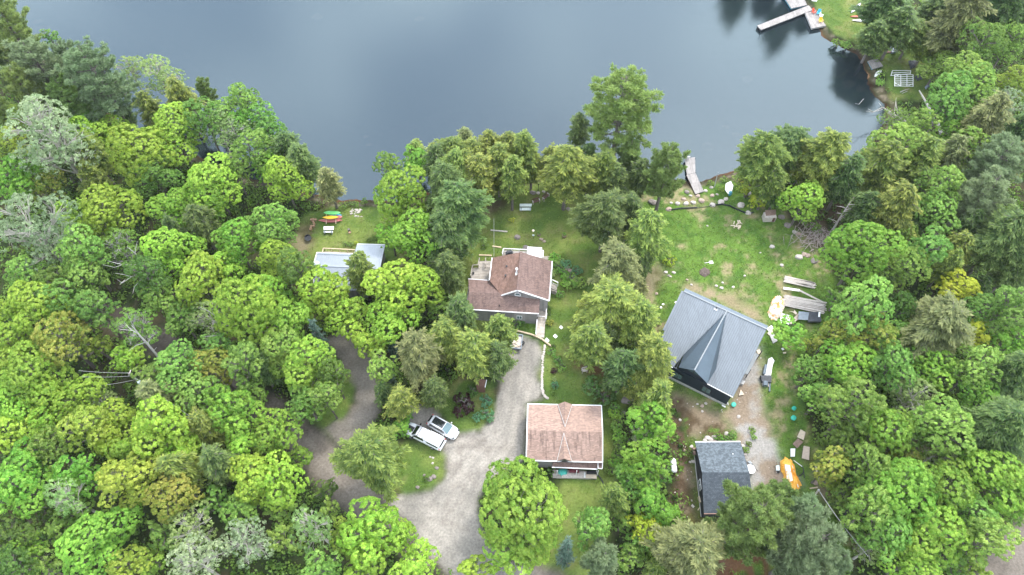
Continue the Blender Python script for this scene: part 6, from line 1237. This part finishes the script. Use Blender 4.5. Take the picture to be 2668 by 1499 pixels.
# lamp post and ornaments on the centre lawn
gl_ = empty('garden_lamp', V(1402, 503), "Thin dark lamp post on a white stone near the slanted bench", 'lamp post'); obj('post', MB().tube([V(1402, 503), V(1402, 503) + Vector((0, 0, 2.0))], .04, 6), M_BLACK, gl_); obj('lamp_head', MB().lathe(V(1402, 503) + Vector((0, 0, 2)), [(.05, 0), (.12, .1), (.1, .28), (.02, .34)], 8), M_BLACK, gl_)
bf = empty('bird_feeder', V(1390, 622), "Bird feeder on a thin pole with white and orange top on the centre lawn", 'bird feeder'); obj('pole', MB().tube([V(1390, 622), V(1390, 622) + Vector((-.1, .2, 1.7))], .03, 6), M_BLACK, bf); obj('feeder', MB().lathe(V(1390, 622) + Vector((-.1, .2, 1.7)), [(.1, 0), (.12, .2), (.24, .24), (.03, .42)], 10), M_PEACH, bf); obj('baffle', MB().lathe(V(1390, 622) + Vector((-.05, .1, .8)), [(.2, 0), (.04, .18)], 12), M_PALE, bf)
for (px, py, lb, fm_) in ((1404, 614, "Small dark planter on the centre lawn", 'G'), (1470, 617, "Round planter with a bright green plant on the centre lawn", 'N')):
    r0 = .38 if px == 1470 else .30; pr_ = empty('planter', V(px, py), lb, 'planter'); obj('pot', MB().lathe(V(px, py), [(r0 * .8, 0), (r0, .35), (r0 * .85, .35), (r0 * .8, .28)], 14), M_BRD, pr_)
    o = bpy.data.objects.new('plant', PRO['bush'][0][0]); C.objects.link(o); o.parent = pr_; o.scale = (r0 * .8, r0 * .8, .35); o.location = (0, .12, .3); o.material_slots[0].link = 'OBJECT'; o.material_slots[0].material = LM[fm_]
for (a, b, lb) in (((1283, 642), (1306, 645), "Garden timber left of the lakeside deck, upper"), ((1248, 665), (1281, 666), "Garden timber left of the lakeside deck, lower"), ((1278, 600), (1322, 604), "Long thin timber edging the upper left of the centre lawn")): solo('garden_timber', MB().bar(V(*a, .08), V(*b, .08), .22, .14), M_WOOD if lb[0] == 'G' else M_OLDW, lb, 'timber')
for (px, py, lb, s) in ((1462, 853, "Upper white stepping slab on the lawn right of the ramp", 5.2), (1447, 876, "Lower white stepping slab on the lawn right of the ramp", 6), (1425, 887, "White slab at the timber edge below the ramp", 7)): solo('paving_slab', MB().slab([V(px - s, py, .06), V(px - s * .1, py - s, .06), V(px + s, py + s * .1, .06), V(px + s * .1, py + s, .06)], .06), M_WHITEP, lb, 'slab', 'white stepping slabs')
for (px, py, lb) in ((1722, 801, "White slab left of the metal roof, lower"), (1728, 793, "White slab left of the metal roof, upper"), (1761, 788, "White scrap at the metal roof's left edge")): solo('paving_slab', MB().slab([V(px - 4, py, .06), V(px, py - 3, .06), V(px + 4, py, .06), V(px, py + 3, .06)], .06), M_WHITEP, lb, 'slab')
solo('retaining_timber', MB().bar(V(1322, 856, .2), V(1385, 872, .2), .2, .28).bar(V(1385, 872, .2), V(1412, 884, .2), .2, .28).bar(V(1412, 884, .2), V(1437, 903, .2), .2, .28), M_WOOD, "Pale timber edging across the top of the gravel driveway", 'timber')
# ------------------------------------------------------------------ shrubs and beds
def bush(px, py, r, k, label, sy=1.0, sz=1.0, grp=None, name='shrub', rot=0.0):
    pr_ = PRO['bush'][(int(px) + int(py)) % 2]; rm = 1.15 * r * mpp(px, py); root = empty(name, (*P(px, py, rm * .5), 0), label, 'shrub', grp, rot)
    o = bpy.data.objects.new('foliage', pr_[0]); C.objects.link(o); o.parent = root; o.scale = (rm / pr_[3], rm / pr_[3] * sy, rm / pr_[3] * sz * .9); o.rotation_euler = (0, 0, px % 7); o.material_slots[0].link = 'OBJECT'; o.material_slots[0].material = LM[k]
    s_ = bpy.data.objects.new('stem', pr_[1]); C.objects.link(s_); s_.parent = root; s_.scale = (rm / 1.4, rm / 1.4 * sy, rm / 1.2 * sz)
    if not pr_[1].materials: pr_[1].materials.append(BARK)
    return root
for b_ in [(1210, 1052, 32, 'U', "Large burgundy plum bush beside the white SUV"), (1267, 1043, 18, 'H', "Deep green daylily clump by the driveway, upper"), (1268, 1080, 20, 'H', "Deep green daylily clump by the driveway, lower right"), (1241, 1088, 13, 'H', "Deep green daylily clump by the driveway, lower left"), (1232, 1018, 16, 'D', "Low dark shrub by the tiny brown outbuilding"),
 (1437, 712, 12, 'L', "Pale lime shrub at the top of the flower bed"), (1443, 672, 16, 'N', "Bright lime shrub nearest the house in the flower bed"), (1457, 680, 12, 'L', "Pale shrub second from the house in the flower bed"), (1477, 688, 14, 'H', "Blue-green hosta behind the pink rocks"), (1455, 697, 16, 'G', "Mid-green shrub left of the pink rocks"), (1500, 706, 16, 'H', "Blue-green plant right of the pink rocks"),
 (1470, 712, 14, 'N', "Lime-green plant below the pink rocks"), (1490, 730, 24, 'G', "Broad green mound in the lower flower bed"), (1512, 735, 18, 'G', "Right end mound of the lower flower bed"), (1475, 738, 14, 'N', "Light green plant at the bed's lower left"), (1460, 768, 12, 'G', "Rounded grassy clump near the side stair"), (1428, 802, 9, 'D', "Dark clump along the ramp, upper"), (1429, 815, 7, 'D', "Dark clump along the ramp, lower"), (1432, 843, 10, 'R', "Reddish shrub beside the ramp"),
 (1340, 842, 18, 'G', "Green bed plant under the wing roof, left"), (1358, 836, 12, 'D', "Dark bed plant under the wing roof, right"), (1384, 833, 7, 'L', "Small pale plant left of the ramp"), (1436, 916, 13, 'G', "Leafy clump at the top of the driveway border"), (1452, 940, 13, 'G', "Middle leafy clump of the driveway border"), (1463, 955, 15, 'G', "Large leafy clump of the driveway border"), (1442, 902, 7, 'D', "Little dark clump at the border's top"),
 (1443, 966, 9, 'U', "Brown twiggy shrub in the driveway border"), (1444, 989, 7, 'L', "White-edged small hosta above the garage"), (1445, 1005, 11, 'H', "Green hosta with pale rim above the garage"), (1442, 1025, 6, 'D', "Small dark plant nearest the garage"), (1529, 993, 9, 'G', "Small green bush below the grey bench"), (1545, 1010, 26, 'V', "Large lilac bush above the garage's right corner, left part"), (1570, 1032, 30, 'V', "Large lilac bush above the garage's right corner, right part"),
 (1748, 680, 18, 'Y', "Yellow-green shrub at the left edge of the right lawn"), (1735, 665, 16, 'G', "Green shrub behind the yellow-green one"), (1714, 832, 14, 'G', "Low green plant at the cut rock left of the metal roof"), (1334, 575, 8, 'Y', "Tiny chartreuse shrub on the centre lawn"), (1260, 642, 8, 'D', "Dark green pot plant at the lawn's left edge"),
 (927, 634, 6, 'Y', "Small yellow-green plant above the cottage roof"), (899, 637, 8, 'G', "Small green plant above the cottage roof, left"), (915, 637, 8, 'G', "Small green plant above the cottage roof, middle"), (961, 625, 7, 'D', "Dark tuft on the left lawn, left of pair"), (975, 620, 8, 'D', "Dark tuft on the left lawn, right of pair"), (950, 527, 10, 'D', "Dark shore bush at the left lawn, right end"), (925, 531, 10, 'G', "Green shore bush at the left lawn, middle"), (895, 535, 12, 'G', "Green shore bush at the left lawn, left end"), (910, 530, 9, 'D', "Dark shore bush left of the middle one"),
 (1870, 1138, 12, 'N', "Bright weeds above the shed, left"), (1890, 1146, 12, 'N', "Bright weeds above the shed, middle"), (1906, 1137, 14, 'G', "Dark weeds above the shed, right"), (1960, 1120, 10, 'G', "Weed clump in the gravel track"), (1963, 1140, 8, 'G', "Lower weed clump in the gravel track"), (1945, 1172, 9, 'G', "Weed clump at the shed's right side"), (1812, 1180, 10, 'G', "Weeds at the shed's upper left"), (1952, 1157, 8, 'D', "Dark weed clump near the shed's right corner"),
 (1880, 495, 9, 'A', "Olive marsh plant left of the white boat"), (1925, 485, 14, 'A', "Olive marsh plants right of the white boat"), (1935, 470, 16, 'R', "Rusty reeds at the right shore"), (1850, 478, 10, 'G', "Green reeds by the leaning pole"), (1440, 487, 12, 'G', "Green reeds at the centre shore"), (1430, 470, 10, 'D', "Dark reeds at the centre shore, left"), (1455, 475, 14, 'A', "Yellow reeds at the centre shore"), (1888, 468, 10, 'G', "Thin bush at the water above the white boat"),
 (1135, 1092, 26, 'N', "Green bushes over the pickup's nose, upper"), (1052, 1085, 22, 'N', "Green bushes left of the pickup"), (1110, 1250, 9, 'D', "Small dark plant on the lawn island"), (2180, 112, 14, 'N', "Bright shore bush at the top right bay"), (2205, 118, 14, 'G', "Green shore bush at the top right bay, lower"), (2290, 215, 12, 'G', "Shore bush below the paddle board")]:
    if b_[4].startswith("Green bushes over"): continue
    bush(b_[0], b_[1], b_[2], b_[3], b_[4], grp='garden shrubs and clumps')
for i, (a, b, r_) in enumerate([(1598, 1062, 15), (1603, 1080, 16), (1606, 1098, 16), (1609, 1116, 16), (1611, 1134, 17), (1612, 1152, 16), (1612, 1170, 18), (1610, 1190, 18), (1603, 1208, 16), (1594, 1224, 16)]):
    bush(a, b, r_, 'N' if i % 3 else 'G', "Bright green hedge shrub in the line along the garage's right side", grp='hedge shrubs right of the garage', name='hedge_shrub')
# ------------------------------------------------------------------ undergrowth and grass
blocked = np.zeros(len(X), bool)
ok = (lawn_mask < .3) & (m_road < .2) & (m_drive < .2) & (m_site < .2) & (dl > 1.0) & (np.abs(X) < 119) & (Y < 145) & (Y > 13)
for p in ([(1371, 1053), (1567, 1057), (1570, 1250), (1371, 1200)], [(1210, 640), (1440, 640), (1440, 830), (1210, 830)], [(800, 640), (1000, 640), (1000, 770), (800, 770)], [(1690, 750), (2000, 850), (1900, 1060), (1680, 960)], [(1800, 1150), (1970, 1150), (1970, 1350), (1800, 1350)]):
    ok &= sdist(ppoly(p), X, Y) > .3
ii = np.where(ok)[0]; r = np.random.RandomState(3); ii = ii[r.rand(len(ii)) < .11]
m_ = len(ii); k = 26; cx = X[ii] + r.uniform(-.3, .3, m_); cy = Y[ii] + r.uniform(-.3, .3, m_); sz = r.uniform(.4, 1.5, m_)
dd = unit(m_ * k, r).reshape(m_, k, 3); dd[:, :, 2] = abs(dd[:, :, 2])
pos = np.stack([cx, cy, np.zeros(m_)], 1)[:, None, :] + dd * sz[:, None, None] * r.uniform(.5, 1, (m_, k, 1)) * np.array([1, 1, 1.35])
nrm = dd + .6 * unit(m_ * k, r).reshape(m_, k, 3); nrm /= np.linalg.norm(nrm, axis=2, keepdims=True)
s_ = r.uniform(.13, .24, m_ * k)
me = leafmesh('undergrowth', cards(pos.reshape(-1, 3), nrm.reshape(-1, 3), s_, s_ * .8), np.stack([np.repeat(r.rand(m_), k), r.uniform(.8, 1.2, m_ * k)], 1))
me.materials.clear(); me.materials.append(leafmat('undergrowth_leaf', (.085, .170, .028), (.210, .330, .055))); o = bpy.data.objects.new('undergrowth', me); C.objects.link(o); o['kind'] = 'stuff'; o['label'] = 'low green undergrowth covering the forest floor'
# grass tufts on lawns
ii = np.where((lawn_mask > .6) & (m_drive < .1) & (m_site < .3) & (m_road < .1) & (dl > .5))[0]; g_right = inside(ppoly(G_RIGHT))[ii]
keepm = r.rand(len(ii)) < np.where(g_right > .5, .55, .22); ii = ii[keepm]; bare = (c[ii, 0] > c[ii, 1] * .98); ii = ii[~bare]
m_ = len(ii); k = 7; pos = np.stack([X[ii], Y[ii], np.full(m_, .05)], 1)[:, None, :] + np.stack([r.normal(0, .16, (m_, k)), r.normal(0, .16, (m_, k)), r.uniform(0, .08, (m_, k))], 2)
n_ = unit(m_ * k, r) * .7 + np.array([0, 0, .8]); n_ /= np.linalg.norm(n_, axis=1, keepdims=True); s_ = r.uniform(.05, .11, m_ * k)
me = leafmesh('grass', cards(pos.reshape(-1, 3), n_, s_, s_ * .6), np.stack([np.repeat(r.rand(m_), k), r.uniform(.8, 1.2, m_ * k)], 1))
me.materials.clear(); me.materials.append(leafmat('grass_blade', (.085, .165, .024), (.190, .270, .055))); o = bpy.data.objects.new('grass', me); C.objects.link(o); o['kind'] = 'stuff'; o['label'] = 'short green grass tufts on the lawns'
# scattered chips of stone and wood on the dirt
ii = np.where((fm(np.maximum(m_site, inside(ppoly(DIRT[0])))) > .4))[0]; ii = ii[r.rand(len(ii)) < .035]; m = MB(); rr = random.Random(2)
for q in ii[:420]:
    x_, y_ = X[quads[q][0]], Y[quads[q][0]]; s_ = rr.uniform(.05, .14); m.box((x_ + rr.random() * .4, y_ + rr.random() * .4, s_ * .3), (s_ * 1.6, s_, s_ * .7), rz=rr.random() * 3, rx=rr.uniform(-.3, .3))
obj('gravel_chips', m, M_ROCK, kind='stuff', label='pale stone chips strewn over the bare dirt')

# ------------------------------------------------------------------ damp air
hz = obj('haze', MB().box((0, 0, 45.0), (5600, 5600, 100)), None, kind='stuff', label='faint summer haze')
hm = bpy.data.materials.new('haze_air'); hm.use_nodes = True; t = hm.node_tree; t.nodes.clear(); ho = t.nodes.new('ShaderNodeOutputMaterial'); hv = t.nodes.new('ShaderNodeVolumePrincipled')
hv.inputs['Color'].default_value = (.93, .96, 1, 1); hv.inputs['Density'].default_value = .00010; hv.inputs['Anisotropy'].default_value = .2; t.links.new(hv.outputs[0], ho.inputs['Volume'])
hz.data.materials.append(hm); sc.cycles.volume_bounces = 0
